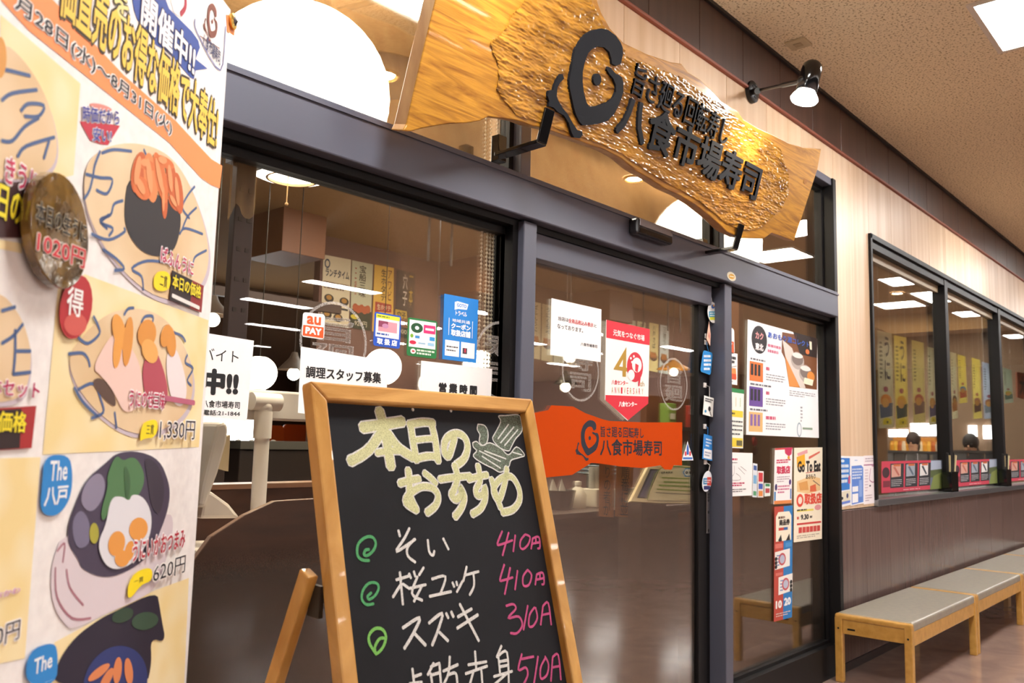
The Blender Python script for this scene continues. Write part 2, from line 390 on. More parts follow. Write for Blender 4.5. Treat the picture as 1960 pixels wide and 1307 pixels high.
MB().box((4.02, 0, 0), (5.43, .1, .19), M_aluD).build('kick_rail', w2)
for i, (a, b) in enumerate(((.72, 2.37), (2.43, 3.94), (4.0, 5.43))):
    r_ = empty('window_%d' % (3+i), ((a+b)/2, GY, 2.4), kind='structure'); pane(r_, a, b, 2.395, 3.11, fr=.025)
d1 = empty('door_1', (3.1, .08, 0), kind='structure')
MB().box((2.44, .01, 2.105), (3.88, .085, 2.205), M_alu).build('header', d1, bevel=.003)
MB().box((2.44, .06, .12), (2.47, .095, 2.105), M_aluD).build('stile', d1); MB().box((3.81, .045, .0), (3.89, .095, 2.105), M_aluD).build('stile', d1, bevel=.004)
MB().box((2.44, .05, 0), (3.88, .095, .14), M_aluD).build('bottom_rail', d1)
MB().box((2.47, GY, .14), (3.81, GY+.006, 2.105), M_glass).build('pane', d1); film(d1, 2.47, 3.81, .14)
MB().box((3.89, .06, 0), (3.945, .1, 2.205), M_aluD).build('closing_strip', d1)
lk = PF(.044); a, b = lk.px(1348, 940), lk.px(1359, 1020)
LX = lk.px(1354, 980)[0]; mb = MB().box((LX-.015, .038, b[1]), (LX+.015, .045, a[1]), mat('#8a8788', .3, .9)).build('lock_plate', d1, bevel=.003)
k = MB()
for t in (.08, .15, .22, .5, .93): k.lathe((LX, .038, a[1]+(b[1]-a[1])*t), [(.0, .0015), (.007, .001), (.008, 0)], mat('#1d1b1c', .4), 10, V((0, -1, 0)))
k.build('screw', mb)

# --- the long window in the wood wall
XW = [6.175, 8.075, 10.02, 11.97, 13.92, 15.87]
struct('trim_window', MB().box((6.15, -.02, 2.90), (15.9, .03, 2.935), M_aluD).box((6.15, -.02, 1.03), (6.185, .03, 2.935), M_aluD).box((6.185, .0, 2.84), (15.9, .1, 2.90), M_aluD).box((6.185, 0, 1.03), (6.21, .1, 2.9), M_aluD), bevel=.002)
struct('trim_sill', MB().box((6.15, -.03, 1.0), (15.9, .1, 1.045), mat('#8d9094', .3, .8)), bevel=.003)
for i in range(5):
    if i: post('trim_mullion', XW[i]-.045, XW[i]+.05, -.005, .1, 1.045, 2.9, M_aluD)
    r_ = empty('window_%d' % (6+i), (XW[i]+.9, .07, 1.05), kind='structure')
    MB().box((XW[i]+.03, .07, 1.045), (XW[i+1]-.03, .076, 2.84), M_glass).build('pane', r_)
    MB().box((XW[i]+.05, .05, 2.78), (XW[i+1]-.045, .085, 2.84), mat('#9a8a70', .5)).build('blind_rail', r_)

# --- inside the shop
struct('floor_shop', MB().box((-3, .0, -.1), (16, 9, 0), mat('#4a3c34', .3)))
struct('ceiling_shop', MB().box((-3, .12, ZI), (16, 9, ZI+.1), M_inceil))
wb = struct('wall_back', MB().box((4.95, 4.95, 0), (16, 5.05, ZI), M_plum).box((9, 5.05, 0), (9.1, 8.4, ZI), M_brown))
struct('wall_recess', MB().box((-3, 8.4, 0), (9.1, 8.5, ZI), mat('#33241a', .7)))
struct('wall_end', MB().box((16, .12, 0), (16.1, 9, ZI), mat('#7d6650', .7))); struct('wall_side', MB().box((-3.1, .12, 0), (-3, 9, ZI), M_brown))
struct('trim_bulkhead', MB().box((13.3, .12, 3.12), (13.6, 4.95, ZI), M_inceil))
for x0, x1 in ((4.10, 4.56), (6.57, 7.1), (9.08, 9.62)):
    o = struct('trim_duct_box', MB().box((x0, 4.33, 3.0), (x1, 4.95, ZI), M_brown), bevel=.004)
struct('trim_rail_high', MB().box((-3, 4.5, 2.55), (4.9, 4.56, 2.63), M_brownD))
for a_, b_, y_ in ((956, 974, .13), (979, 993, .13)): struct('trim_inner_frame', MB().box((W(a_, 290, y_).x, y_, 2.40), (W(b_, 290, y_).x, y_+.05, 3.1), mat('#8a6a40', .5)))
# ================================================================== LAMPS
M_white = mat('#f4f1ea', .5); M_black = mat('#0d0d0f', .35); M_blackG = mat('#0b0b0d', .12, coat=.5)
M_pan = mat((1, .985, .96), .5, emit=E_MALL, name='panel_glow'); M_row = mat((1, .98, .95), .5, emit=E_ROW, name='tube_glow')
M_panin = mat((1, .97, .9), .5, emit=E_IN, name='shop_panel_glow')
def panel_light(name, x, y, z, a, b, m, label, group, frame='#cfc6ba', cat='ceiling light'):
    r = empty(name, (x, y, z), label, cat, group)
    f = MB(); t = .03
    for q in ((-a/2, -b/2, a/2, -b/2+t), (-a/2, b/2-t, a/2, b/2), (-a/2, -b/2+t, -a/2+t, b/2-t), (a/2-t, -b/2+t, a/2, b/2-t)):
        f.box((x+q[0], y+q[1], z-.012), (x+q[2], y+q[3], z), mat(frame, .5))
    f.build('frame', r)
    MB().box((x-a/2+t, y-b/2+t, z-.008), (x+a/2-t, y+b/2-t, z-.001), m).build('diffuser', r); return r
k = 0
for i in range(-4, 9):
    for j in range(1):
        x, y = 5.05+i*3.6, -1.38-j*2.4
        if x > 20 or x < -6: continue
        lab = 'square white ceiling light panel at the upper right above the benches' if (i == 0 and j == 0) else 'square white panel light in the concourse ceiling out of the picture'
        panel_light('ceiling_light', x, y, ZC, .71, .71, M_pan, lab, 'square ceiling lights of the concourse')
for j, (y, xo) in enumerate(((-8.6, 8.05), (-11, 8.4), (-14, 10.3), (-18, 12))):
    for i in range(-4, 4):
        panel_light('tube_light', xo+i*3.4, y, ZC, 1.45, .34, M_row, 'long white tube light in the far concourse ceiling', 'tube lights of the far concourse')
p = WZ(1528, 82, ZC)
r = empty('ceiling_plate', p, 'small square beige cover plate on the speckled ceiling', 'cover plate')
MB().box((p.x-.06, p.y-.06, ZC-.012), (p.x+.06, p.y+.06, ZC), mat('#b7a583', .5)).build('plate', r, bevel=.004)
MB().box((p.x-.022, p.y-.022, ZC-.016), (p.x+.022, p.y+.022, ZC-.012), mat('#a08d6b', .5)).build('cap', r, bevel=.002)
# shop panels
c = WZ(790, 375, ZI)
panel_light('ceiling_light', c.x, c.y, ZI, .6, .6, M_panin, 'recessed white panel light in the shop ceiling seen through the left pane', 'panel lights of the shop', '#8fa0ad')
for (x, y, a, b, lab) in ((1505, 593, .9, .6, 'white panel light above the drinks poster in the narrow side pane'), (1806, 566, 1.0, .6, 'wide white panel light behind the top of the first window mullion'),
                          (1945, 680, 1.2, .6, 'white panel light seen high in the rightmost window pane'), (800, -14, .4, .4, 'white panel light above the left end of the wooden sign')):
    c = WZ(x, y, ZI); panel_light('ceiling_light', c.x, c.y, ZI, a, b, M_panin, lab, 'panel lights of the shop')
for x, y in ((0.6, 3.0), (10.5, 3.2), (14.6, 3.0), (14.6, 1.4), (8.4, 1.7), (12.3, 1.7)):  # last two panels added to light the window menu strips from behind
    panel_light('ceiling_light', x, y, ZI, .6, .6, M_panin, 'white panel light deep in the shop ceiling, of a set with some added for light', 'panel lights of the shop')
def downlight(px, py, label, disc=0):
    p = WZ(px, py, ZI); r = empty('downlight', p, label, 'downlight')
    if disc: MB().lathe(p-V((0.0, -.05, 0)), [(0, -.006), (disc, -.006), (disc, 0)], mat('#33210f', .5), 40).build('mounting_disc', r)
    z0 = -.008
    MB().lathe(p, [(.055, z0), (.075, z0-.012), (.085, z0-.006), (.085, z0+.006)], mat('#c8a05a', .25, .9), 24).build('rim', r, smooth=True)
    MB().lathe(p, [(0, z0-.004), (.056, z0-.004)], mat((1, .86, .6), .5, emit=E_BULB, name='warm_bulb'), 24).build('bulb', r)
downlight(736, 141, 'lit downlight in a dark round mount beside the big left lantern', .32)
downlight(1215, 340, 'small lit downlight in the shop ceiling below the carved sign')
downlight(1718, 560, 'small lit downlight at the upper left of the long window')
downlight(1777, 626, 'small lit downlight near the first mullion of the long window')
for x_, y_ in ((2.6, .55), (3.3, .45), (1.5, .5), (4.3, .5), (2.2, 2.1), (6.4, 3.6)):  # extra lamps, added out of view to brighten the wares near the door
    q_ = V((x_, y_, ZI)); dl_ = V((x_, y_, ZI)); d_ = dl_-CAM; downlight(CX+FPX*d_.dot(RT)/d_.dot(FW), CY-FPX*d_.dot(UP)/d_.dot(FW), 'unseen warm downlight added in the shop ceiling to brighten the interior')
    bpy.data.objects[[o.name for o in bpy.data.objects if o.name.startswith('downlight')][-1]]['group'] = 'added unseen downlights'
# big paper lanterns: ribbed globe, wire hoops, open ring at the foot, pull cord
M_lan = mat((1, .93, .8), .8, emit=E_LANT, name='lantern_paper'); M_wire = mat('#b98f5a', .6)
def big_lantern(px, py, Y, rad, label):
    c = W(px, py, Y); r = empty('paper_lantern', c+V((0, 0, -rad)), label, 'lantern', 'big paper globe lanterns')
    prof = [(.26*rad, -.93*rad)]+[(rad*cos(t)*(1+.006*(i % 2)), rad*.985*sin(t)) for i, t in ((i, radians(-74+i*4)) for i in range(38))]+[(.22*rad, .94*rad)]
    MB().lathe(c, prof, M_lan, 48).build('shade', r, smooth='all')
    MB().lathe(c, [(.25*rad, -.95*rad), (.275*rad, -.95*rad), (.275*rad, -.92*rad), (.25*rad, -.92*rad), (.25*rad, -.95*rad)], M_wire, 32).build('foot_ring', r)
    MB().lathe(c, [(0, -.9*rad), (.25*rad, -.9*rad)], M_lan, 32).build('foot_paper', r)
    MB().tube([c+V((-.02, 0, -.9*rad)), c+V((-.02, 0, -1.22*rad))], .0025, M_wire, 6).ball(c+V((-.02, 0, -1.23*rad)), .008, M_wire, 8, 6).build('pull_cord', r)
    MB().tube([c+V((0, 0, .9*rad)), V((c.x, c.y, ZI))], .006, M_black, 8).build('cord', r)
big_lantern(568, 182, .95, .395, 'huge glowing white paper globe lantern behind the left transom')
big_lantern(1352, 470, 1.0, .405, 'glowing white paper globe lantern peeking out under the carved sign')
def globe(px, py, rpx, Y, label):
    c = W(px, py, Y); rad = rpx/FPX*(c-CAM).length*.97
    r = empty('globe_lamp', c-V((0, 0, rad)), label, 'lamp', 'small glowing globe lamps in the shop')
    MB().lathe(c, [(rad*.3, -rad*.9)]+[(rad*cos(t)*(1+.008*(i % 2)), rad*.985*sin(t)) for i, t in ((i, radians(-70+i*7)) for i in range(21))], M_lan, 32).build('shade', r, smooth='all')
    MB().lathe(c, [(0, -rad*.86), (rad*.3, -rad*.9), (rad*.32, -rad*.96), (rad*.27, -rad*.97)], M_wire, 20).build('foot_ring', r)
    MB().tube([c+V((0, 0, .8*rad)), V((c.x, c.y, ZI))], .004, M_black, 6).build('cord', r)
globe(496, 714, 33, 3.0, 'glowing globe lamp behind the handwritten help wanted sheet')
globe(733, 702, 36, 3.0, 'glowing globe lamp under the blue meat sticker')
globe(833, 735, 31, 3.2, 'glowing globe lamp half hidden by the opening hours sheet')
globe(918, 700, 32, 3.4, 'glowing globe lamp behind the blue coupon poster')
globe(1091, 683, 12, 3.6, 'small globe lamp peeping out under the tax notice sheet')
def pendant(px, py, Y, sh, label, wd=.12):
    c = W(px, py, Y); r = empty('pendant_lamp', c-V((0, 0, .05)), label, 'lamp', 'pendant lamps with bare bulbs')
    MB().lathe(c, [(.02, .16), (.035, .12), (wd*.75, .06), (wd, .03), (wd*.97, .03), (wd*.7, .055), (.02, .11)], sh, 24).build('shade', r, smooth=True)
    MB().ball(c+V((0, 0, .0)), .045, mat((1, .88, .62), .5, emit=E_BULB*.06, name='bare_bulb'), 14, 10).build('bulb', r, smooth='all')
    MB().tube([c+V((0, 0, .15)), V((c.x, c.y, ZI))], .004, M_black, 6).build('cord', r)
pendant(562, 716, 3.2, mat('#2b211c', .5), 'dark pendant lamp with bare bulb behind the left pane')
pendant(1083, 741, 3.0, mat('#241c18', .5), 'dark pendant lamp above the orange door sign')
pendant(1290, 712, 3.0, mat('#c98a3a', .5), 'pendant lamp with amber shade beside the red pennant', .2)
pendant(407, 612, 3.0, mat('#2b211c', .5), 'pendant lamp at the edge of the banner')
# black wall spotlight
pl = W(1436, 177, -.0); r = empty('wall_spotlight', pl, 'black arm spotlight with lit bulb above the carved sign', 'spotlight')
o = MB().lathe(pl, [(0, .03), (.05, .03), (.062, .022), (.064, 0)], M_black, 32, V((0, -1, 0))).build('wall_plate', r, smooth=True)
k = MB()
for dx, dz in ((.012, .035), (.0, -.035), (-.02, .02)): k.box((pl.x+dx-.014, -.033, pl.z+dz-.004), (pl.x+dx+.014, -.029, pl.z+dz+.004), mat('#000000', .6))
k.build('slot', o)
YH = -.60; hd = W(1549, 152, YH)
MB().tube([pl+V((0, -.02, 0)), pl.lerp(hd, .15)], .018, M_black, 12).tube([pl+V((0, -.03, 0)), pl.lerp(hd, .62)], .009, M_black, 12).tube([pl.lerp(hd, .6), pl.lerp(hd, .92)], .0125, M_black, 12).build('arm', r, smooth=True)
aim = (V((3.2, -.30, 2.75))-hd).normalized(); ax = (V((-.12, .22, -1))).normalized()
MB().lathe(hd, [(0, -.085), (.03, -.083), (.043, -.068), (.047, -.04), (.048, .055), (.044, .06), (.04, .05)], M_blackG, 32, ax).build('head', r, smooth=True)
MB().ball(hd-ax*.0+V((-.03, .02, -.01)), .022, M_black, 12, 8).build('knuckle', r, smooth=True)
M_spot = mat((1, .95, .85), .5, emit=E_BULB*.1, name='reflector_bulb')
MB().lathe(hd, [(.03, .03), (.038, .055), (.058, .085), (.062, .096), (.055, .108), (.03, .117), (0, .119)], M_spot, 32, ax).build('bulb', r, smooth=True)
ld = bpy.data.lights.new('spot_beam', 'SPOT'); ld.energy = 10; ld.color = (1, .86, .66); ld.spot_size = radians(110); ld.spot_blend = .9; ld.shadow_soft_size = .04
lo = bpy.data.objects.new('spot_beam', ld); COL.objects.link(lo); lo.location = hd+ax*.15; lo.rotation_euler = V((-.2, .45, -.65)).to_track_quat('-Z', 'Y').to_euler(); lo.parent = r; lo.matrix_parent_inverse = r.matrix_basis.inverted()

# its twin above the left half of the sign (out of the picture, its glow lies on the slab)
tw = copy_tree(r, (-1.75, 0, .04)); tw['label'] = 'black arm spotlight above the left half of the sign, just out of the picture'; tw['group'] = r['group'] = 'spotlights over the sign'
for ch in tw.children:
    if ch.type == 'LIGHT': ch.data = ch.data.copy(); ch.data.energy = 2.5
# ================================================================== CARVED SIGN
TL = radians(15)
PS = Plane((3.0, -.20, 2.38), (1, 0, 0), (0, -sin(TL), cos(TL)))
def z5(p): return (740+p[0]/3.92, p[1]/3.92)
def z6(p): return (1160+p[0]/3.44, 100+p[1]/3.44)
M_slab = texmat('keyaki_slab', '#855210', '#bf882c', (.8, 3, 9), 2.6, 9, .3, .06, 20, .5, .3, .62, coat=.25, distort=3.0)
M_end = texmat('slab_end_grain', '#a97848', '#c79a66', (6, 6, 2), 3, 5, .5)
M_carve = texmat('carved_keyaki', '#6c420e', '#c38c36', (1.5, 4, 9), 3, 7, .13, .1, 60, .5, .3, .65, coat=.3, distort=1.5)
M_ink = mat('#16181f', .7, 0, .2, name='black_paint')
sg = empty('carved_sign', PS.pt(0, 0, -.06), 'live-edge carved wooden slab sign with black emblem and lettering above the door', 'sign')
out = [(771, 250), (778, 238), (805, 120), (834, 0), (862, -115), (960, -130), (1060, -85), (1110, -42), (1143, 0), (1151, 23), (1168, 54), (1194, 82), (1240, 104), (1285, 119), (1305, 122), (1317, 138), (1340, 152), (1358, 168), (1381, 193), (1413, 213), (1423, 228), (1451, 245), (1480, 258), (1509, 273), (1538, 282), (1572, 285),
       (1565, 324), (1547, 379), (1520, 462), (1496, 452), (1477, 446), (1462, 457), (1416, 456), (1392, 444), (1363, 417), (1334, 394), (1305, 376), (1276, 363), (1247, 344), (1218, 327), (1189, 303), (1161, 288), (1130, 277), (1097, 265), (1046, 247), (1015, 240), (995, 232), (964, 227), (934, 224), (918, 232), (893, 236), (862, 237), (829, 242), (804, 247), (786, 252)]
ouv = [PS.px(*p) for p in out]
MB().prism(PS, ouv, -.062, 0, M_slab, M_end).build('slab', sg, bevel=.004, seg=2)
carve = [z5(p) for p in ((1060, -60), (1000, 40), (930, 110), (900, 190), (840, 260), (765, 320), (790, 400), (830, 480), (830, 600), (810, 660), (860, 740), (930, 820), (970, 870), (1080, 900), (1200, 940), (1400, 1010), (1640, 1095))] + \
    [z6(p) for p in ((100, 670), (200, 740), (300, 805), (400, 865), (500, 915), (600, 975), (700, 1055), (790, 1130), (870, 1165), (960, 1175), (1030, 1150), (1110, 1070), (1160, 1020), (1200, 930), (1200, 800), (1170, 720), (1150, 640), (1070, 570), (960, 510), (880, 450), (780, 360), (690, 300), (600, 240), (500, 165), (380, 120), (260, 70), (120, 20))] + [z5(p) for p in ((1790, 380), (1700, 280), (1620, 180), (1570, 60), (1500, -60), (1300, -260))]
cuv = [V(PS.px(*p)) for p in carve]
def inside(p, poly):
    c = False; j = len(poly)-1
    for i in range(len(poly)):
        a, b = poly[i], poly[j]
        if (a.y > p.y) != (b.y > p.y) and p.x < (b.x-a.x)*(p.y-a.y)/(b.y-a.y)+a.x: c = not c
        j = i
    return c
# gouged field: a real relief of short chisel scoops
u0, u1 = min(p.x for p in cuv), max(p.x for p in cuv); v0, v1 = min(p.y for p in cuv), max(p.y for p in cuv)
du, dv = .0075, .0033; nu, nv = int((u1-u0)/du)+1, int((v1-v0)/dv)+1; idx = {}; vs = []; fs = []
for i in range(nu):
    for j in range(nv):
        u, v = u0+i*du, v0+j*dv
        if inside(V((u, v)), cuv):
            q = noise.noise(V((u*42, v*190, 3))); q2 = noise.noise(V((u*14, v*90+3*sin(u*5), 9)))
            idx[i, j] = len(vs); vs.append(PS.pt(u, v, .0008+.0085*abs(q)+.004*abs(q2)))
for (i, j) in idx:
    if (i+1, j) in idx and (i, j+1) in idx and (i+1, j+1) in idx: fs.append((idx[i, j], idx[i+1, j], idx[i+1, j+1], idx[i, j+1]))
MB().add(vs, fs, M_carve).build('carved_field', sg, smooth='all')
G_C = [(1700, 495), (1735, 480), (1750, 420), (1750, 360), (1735, 320), (1700, 270), (1640, 225), (1590, 215), (1520, 230), (1470, 260), (1430, 310), (1395, 370), (1380, 430), (1365, 520), (1350, 600), (1352, 660), (1370, 740), (1385, 810), (1400, 860), (1425, 910), (1450, 940), (1520, 935), (1580, 925), (1640, 905), (1690, 850), (1715, 800), (1740, 740), (1755, 690), (1755, 620), (1745, 580), (1720, 560), (1700, 555), (1660, 510), (1640, 500), (1630, 520), (1650, 555), (1680, 590), (1700, 640), (1700, 690), (1680, 730), (1640, 765), (1560, 795), (1500, 800), (1480, 770), (1460, 700), (1450, 620), (1450, 540), (1465, 470), (1490, 400), (1520, 370), (1560, 350), (1610, 355), (1650, 390), (1665, 440), (1670, 480)]
G_D = [(1560+30*cos(2*pi*k/12), 597+46*sin(2*pi*k/12)) for k in range(12)]
G_S = [(1300, 555), (1310, 590), (1280, 620), (1260, 660), (1255, 720), (1270, 760), (1300, 810), (1340, 860), (1380, 930), (1410, 975), (1445, 985), (1450, 1010), (1430, 1035), (1385, 1030), (1365, 990), (1345, 920), (1310, 865), (1265, 840), (1230, 805), (1195, 795), (1200, 760), (1188, 720), (1195, 680), (1230, 675), (1240, 640), (1265, 580), (1285, 555)]
GUV = [[V(PS.px(*z5(p))) for p in q] for q in (G_C, G_D, G_S)]
mb = MB()
for q in GUV: mb.prism(PS, [tuple(p) for p in q], 0, .014, M_ink)
mb.build('emblem', sg)
gx0, gx1 = min(p.x for q in GUV for p in q), max(p.x for q in GUV for p in q); gy0, gy1 = min(p.y for q in GUV for p in q), max(p.y for q in GUV for p in q)
GN = [[((p.x-gx0)/(gx1-gx0), (p.y-gy0)/(gy1-gy0)) for p in q] for q in GUV]     # emblem in 0..1
def solid_text(pl, txt, lb, rt, h0, h1, m, bold=0):
    g, f = glyphs(txt, bold, 3); a, b = V(pl.px(*lb)), V(pl.px(*rt)); uv = [(a.x+(b.x-a.x)*x, a.y+(b.y-a.y)*y) for x, y, k in g]; mb = MB()
    mb.add([pl.pt(*q, h1+k_*4e-5) for q, (x, y, k_) in zip(uv, g)], f, m)
    ed = {}
    for q in f:
        for i in range(len(q)): ed.setdefault((min(q[i], q[i-1]), max(q[i], q[i-1])), []).append((q[i-1], q[i]))
    n = len(uv); bd = [e[0] for e in ed.values() if len(e) == 1]
    mb.add([pl.pt(*q, h0) for q in uv]+[pl.pt(*q, h1) for q in uv], [(a, b, b+n, a+n) for a, b in bd], m); return mb
solid_text(PS, '旨さ廻る回転寿し', z6((148, 268)), z6((812, 452)), 0, .014, M_ink, .004).build('small_lettering', sg)
solid_text(PS, '八食市場寿司', z6((45, 525)), z6((1018, 760)), 0, .0145, M_ink, .028).build('large_lettering', sg)
# knots and the scorched spot
def knot(p, a, b, c): mb = MB(); u, v = PS.px(*p); return mb.prism(PS, [(u+a*cos(2*pi*k/16)*(1+.15*sin(3*k)), v+b*sin(2*pi*k/16)) for k in range(16)], 0, .0012, mat(c, .5)).build('knot', sg)
knot(z6((1310, 850)), .02, .014, '#9a6420')
# brackets
def bracket(px, py, lab):
    q = PS.px(px, py); p = PS.pt(*q, .012); b = empty('sign_bracket', p, lab, 'bracket', 'brackets carrying the carved sign'); m = M_blackG
    lo = PS.pt(q[0], q[1]-.075, .008); x = p.x
    MB().bar(p+PS.up*.045, lo, .05, .009, m, V((1, 0, 0))).build('hook', b, bevel=.002)
    MB().bar(lo+V((0, -.002, 0)), V((x, -.02 if px < 1200 else .0, lo.z-.005)), .05, .014, m, V((1, 0, 0))).build('arm', b, bevel=.002)
    MB().box((x-.022, -.04, lo.z-.03), (x+.022, -.0, lo.z+.07), m).build('wall_plate', b, bevel=.003)
bracket(1042, 233, 'black metal hook bracket under the left half of the carved sign')
bracket(1411, 446, 'black metal hook bracket under the right end of the carved sign')
# door sensor, round sticker
a, b = W(1192, 425, -.05), W(1258, 470, -.05)
sn = empty('door_sensor', (3.2, -.05, 2.3), 'long black door sensor box on the dark beam', 'sensor')
x0, x1 = 3.03, 3.32; zc = 2.335
MB().box((x0, -.10, zc-.035), (x1, -.05, zc+.035), mat('#2a292c', .22, .2)).build('housing', sn, bevel=.01)
MB().box((x0+.012, -.104, zc+.0), (x1-.012, -.10, zc+.03), mat('#8a878c', .2, .6)).build('front_cover', sn, bevel=.0015)
MB().box((x0+.012, -.103, zc-.03), (x1-.012, -.10, zc-.008), mat('#050506', .08)).build('lens', sn)
p = PF(-.051); s = Sheet('round_sticker', 'small round yellow sticker on the dark beam right of the post', 'sticker', p, [(1392, 520), (1409, 524), (1408, 538), (1391, 535)], '#e8e2c8', outline=[(1400+8.5*cos(2*pi*k/18), 529+8.5*sin(2*pi*k/18)+.35*8.5*cos(2*pi*k/18)) for k in range(18)])
s.e(.5, .5, .33, .33, '#e3a81e', 1).r(.25, .42, .75, .56, '#f6efcf', 2).done()
# ================================================================== BANNER (foreground left)
BA = radians(50.8); _p = WZ(440, 38, 2.1)
PB = Plane((_p.x, _p.y, 0), (sin(BA), cos(BA), 0), (0, 0, 1))
def q1(*a): return [(x/2.97, y/2.97) for x, y in a]
def q2(*a): return [(x/2.723, 400+y/2.723) for x, y in a]
def q3(*a): return [(x/2.8, 840+y/2.8) for x, y in a]
M_ban = texmat('banner_vinyl', '#e9e4e2', '#f3efec', (1, 1, 1), 60, 2, .55, .03, 90)
M_chk = texmat('cream_check', '#efd79a', '#f4e3b6', (1, 1, 1), 22, 0, .6)
M_stripe = mat('#efe9e6', .6)
br = empty('menu_banner', PB.pt(-.4, 0, 0), 'tall white vinyl banner with sushi pictures and prices, close at the left', 'banner')
B = Sheet.__new__(Sheet); B.pl, B.px, B.parts, B.h, B.root, B.c, B.name = PB, True, {}, .0, br, [], 'banner'; B.split = True
zt = 2.118
mb = MB(); n = 40
us = [-1.0+i/n for i in range(n+1)]
vs = [PB.pt(u, z, 0) for z in (.35, zt) for u in us]
mb.add(vs, [(i, i+1, n+2+i, n+1+i) for i in range(n)], M_ban)
sheet = mb.build('sheet', br)
st = MB()      # stand behind the sheet
for u in (-.93, -.10): st.tube([PB.pt(u, .02, -.04), PB.pt(u, zt+.0, -.04)], .011, mat('#b8b8ba', .3, .8), 12)
for z in (.36, zt-.03): st.tube([PB.pt(-.93, z, -.04), PB.pt(-.10, z, -.04)], .009, mat('#b8b8ba', .3, .8), 12)
st.build('stand', br)
ft = MB()
for u in (-.93, -.10): ft.box((-.02, -.22, 0), (.02, .22, .03), mat('#808083', .4, .5), Matrix.Translation(PB.pt(u, 0, -.04)) @ Matrix.Rotation(-BA+pi/2-pi/2, 4, 'Z'))
ft.build('foot', br)
# fields
B.poly([(0, 28), (40, 62), (153, 160), (140, 335), (100, 345), (0, 345)], M_chk, 1, 'colour_field')
B.poly(q2((440, 340), (1085, 580), (1035, 1240), (220, 1280), (300, 420)), M_chk, 1, 'colour_field')
B.poly(q2((-60, 150), (120, 180), (110, 230), (-60, 195)), M_chk, 1, 'colour_field')
B.poly(q3((-60, 105), (215, 98), (130, 1175), (-60, 1215)), M_chk, 1, 'colour_field')
B.poly(q3((1010, 745), (985, 1320), (235, 1320), (290, 1090), (530, 960), (830, 810)), M_chk, 1, 'colour_field')
# head: blue splash, letters, orange band
B.poly(q1((745, -30), (760, 60), (780, 115), (845, 190), (870, 245), (960, 300), (1080, 440), (1100, 450), (1110, 400), (1178, 390), (1110, 335), (1135, 270), (1125, 230), (1090, 180), (1040, 130), (960, 50), (930, -30)), '#2a4a9c', 1, 'blue_splash')
B.poly(q1((960, -30), (1058, -30), (1050, 60), (1025, 95), (985, 70)), '#f6f2f2', 1, 'round_mark'); B.line(q1((1050, -30), (1050, 40), (1025, 80)), .008, '#a81e3c', 2, 'round_mark')
def two(txt, lb, rt, c_in, c_out, b0, b1, l=2, part='lettering'):
    B.split = False; key = part+'_%d' % len(B.parts); B.t(txt, lb[0], rt[1], rt[0], lb[1], c_out, l, b1, key); B.t(txt, lb[0], rt[1], rt[0], lb[1], c_in, l+1, b0, key)
    B.parts[(part, len(B.parts)+5000)] = B.parts.pop(key); B.split = True
two('開催中!!', q1((795, 130))[0], q1((1108, 262))[0], '#f4f2f4', '#1b1f55', .035, .075)
two('価直売のお得な価格で大奉仕!', q1((325, 70))[0], q1((1240, 596))[0], '#f0c94f', '#3a2a12', .03, .075)
two('を', q1((640, 60))[0], q1((728, 0))[0], '#e5d68c', '#3a3420', .03, .075)
B.poly(q1((-60, -70), (20, 20), (160, 172), (560, 490), (960, 810), (1140, 1010), (1200, 1052), (1247, 1070), (1262, 942), (1200, 905), (1120, 820), (1000, 690), (700, 425), (300, 0), (240, -70)), '#f79254', 1, 'orange_band')
two('月28日(水)～8月31日(火)', q1((75, 65))[0], q1((975, 690))[0], '#20202c', '#f7f2ee', .01, .075)
# emblem card
for q in GN:
    a, b = V(PB.px(*q1((1150, 195))[0])), V(PB.px(*q1((1240, 62))[0]))
    B.mb('emblem').prism(PB, [(a.x+(b.x-a.x)*x, a.y+(b.y-a.y)*y) for x, y in q], 2*DH, 2*DH, mat('#7a3a2c', .6))
B.line(q1((1105, 110), (1120, 190), (1250, 400), (1280, 150)), .0025, '#5560a0', 2, 'card_edge'); B.line(q1((1135, 205), (1245, 275)), .0015, '#7a3a2c', 2, 'card_edge')
B.t('八食市場寿司', 1148/2.97, 292/2.97, 1252/2.97, 262/2.97, '#353a66', 2, .02)
# badge
B.poly(q1((450, 690), (540, 690), (680, 715), (610, 825), (570, 820), (510, 800)), '#c2263f', 1, 'badge'); B.e(*q1((570, 610))[0], 22, 6, '#d88a80', 1, 'badge', .25)
B_badge = (('時価だから', (465, 690), (672, 712), (465, 600)), ('安い!', (520, 800), (625, 812), (525, 722)))
for tx_, bl_, brr_, tl_ in B_badge:
    o_, x_, y_ = (V(PB.px(*q1(p)[0])) for p in (bl_, brr_, tl_)); mbq = MB()
    for c_, b_, l_ in (('#f8f4f6', .07, 2), ('#28309a', .02, 3)):
        g, f_ = glyphs(tx_, b_); mbq.add([PB.pt(*(o_+(x_-o_)*x+(y_-o_)*y), l_*DH+k*3e-5) for x, y, k in g], f_, mat(c_, .6))
    mbq.build('lettering', br)
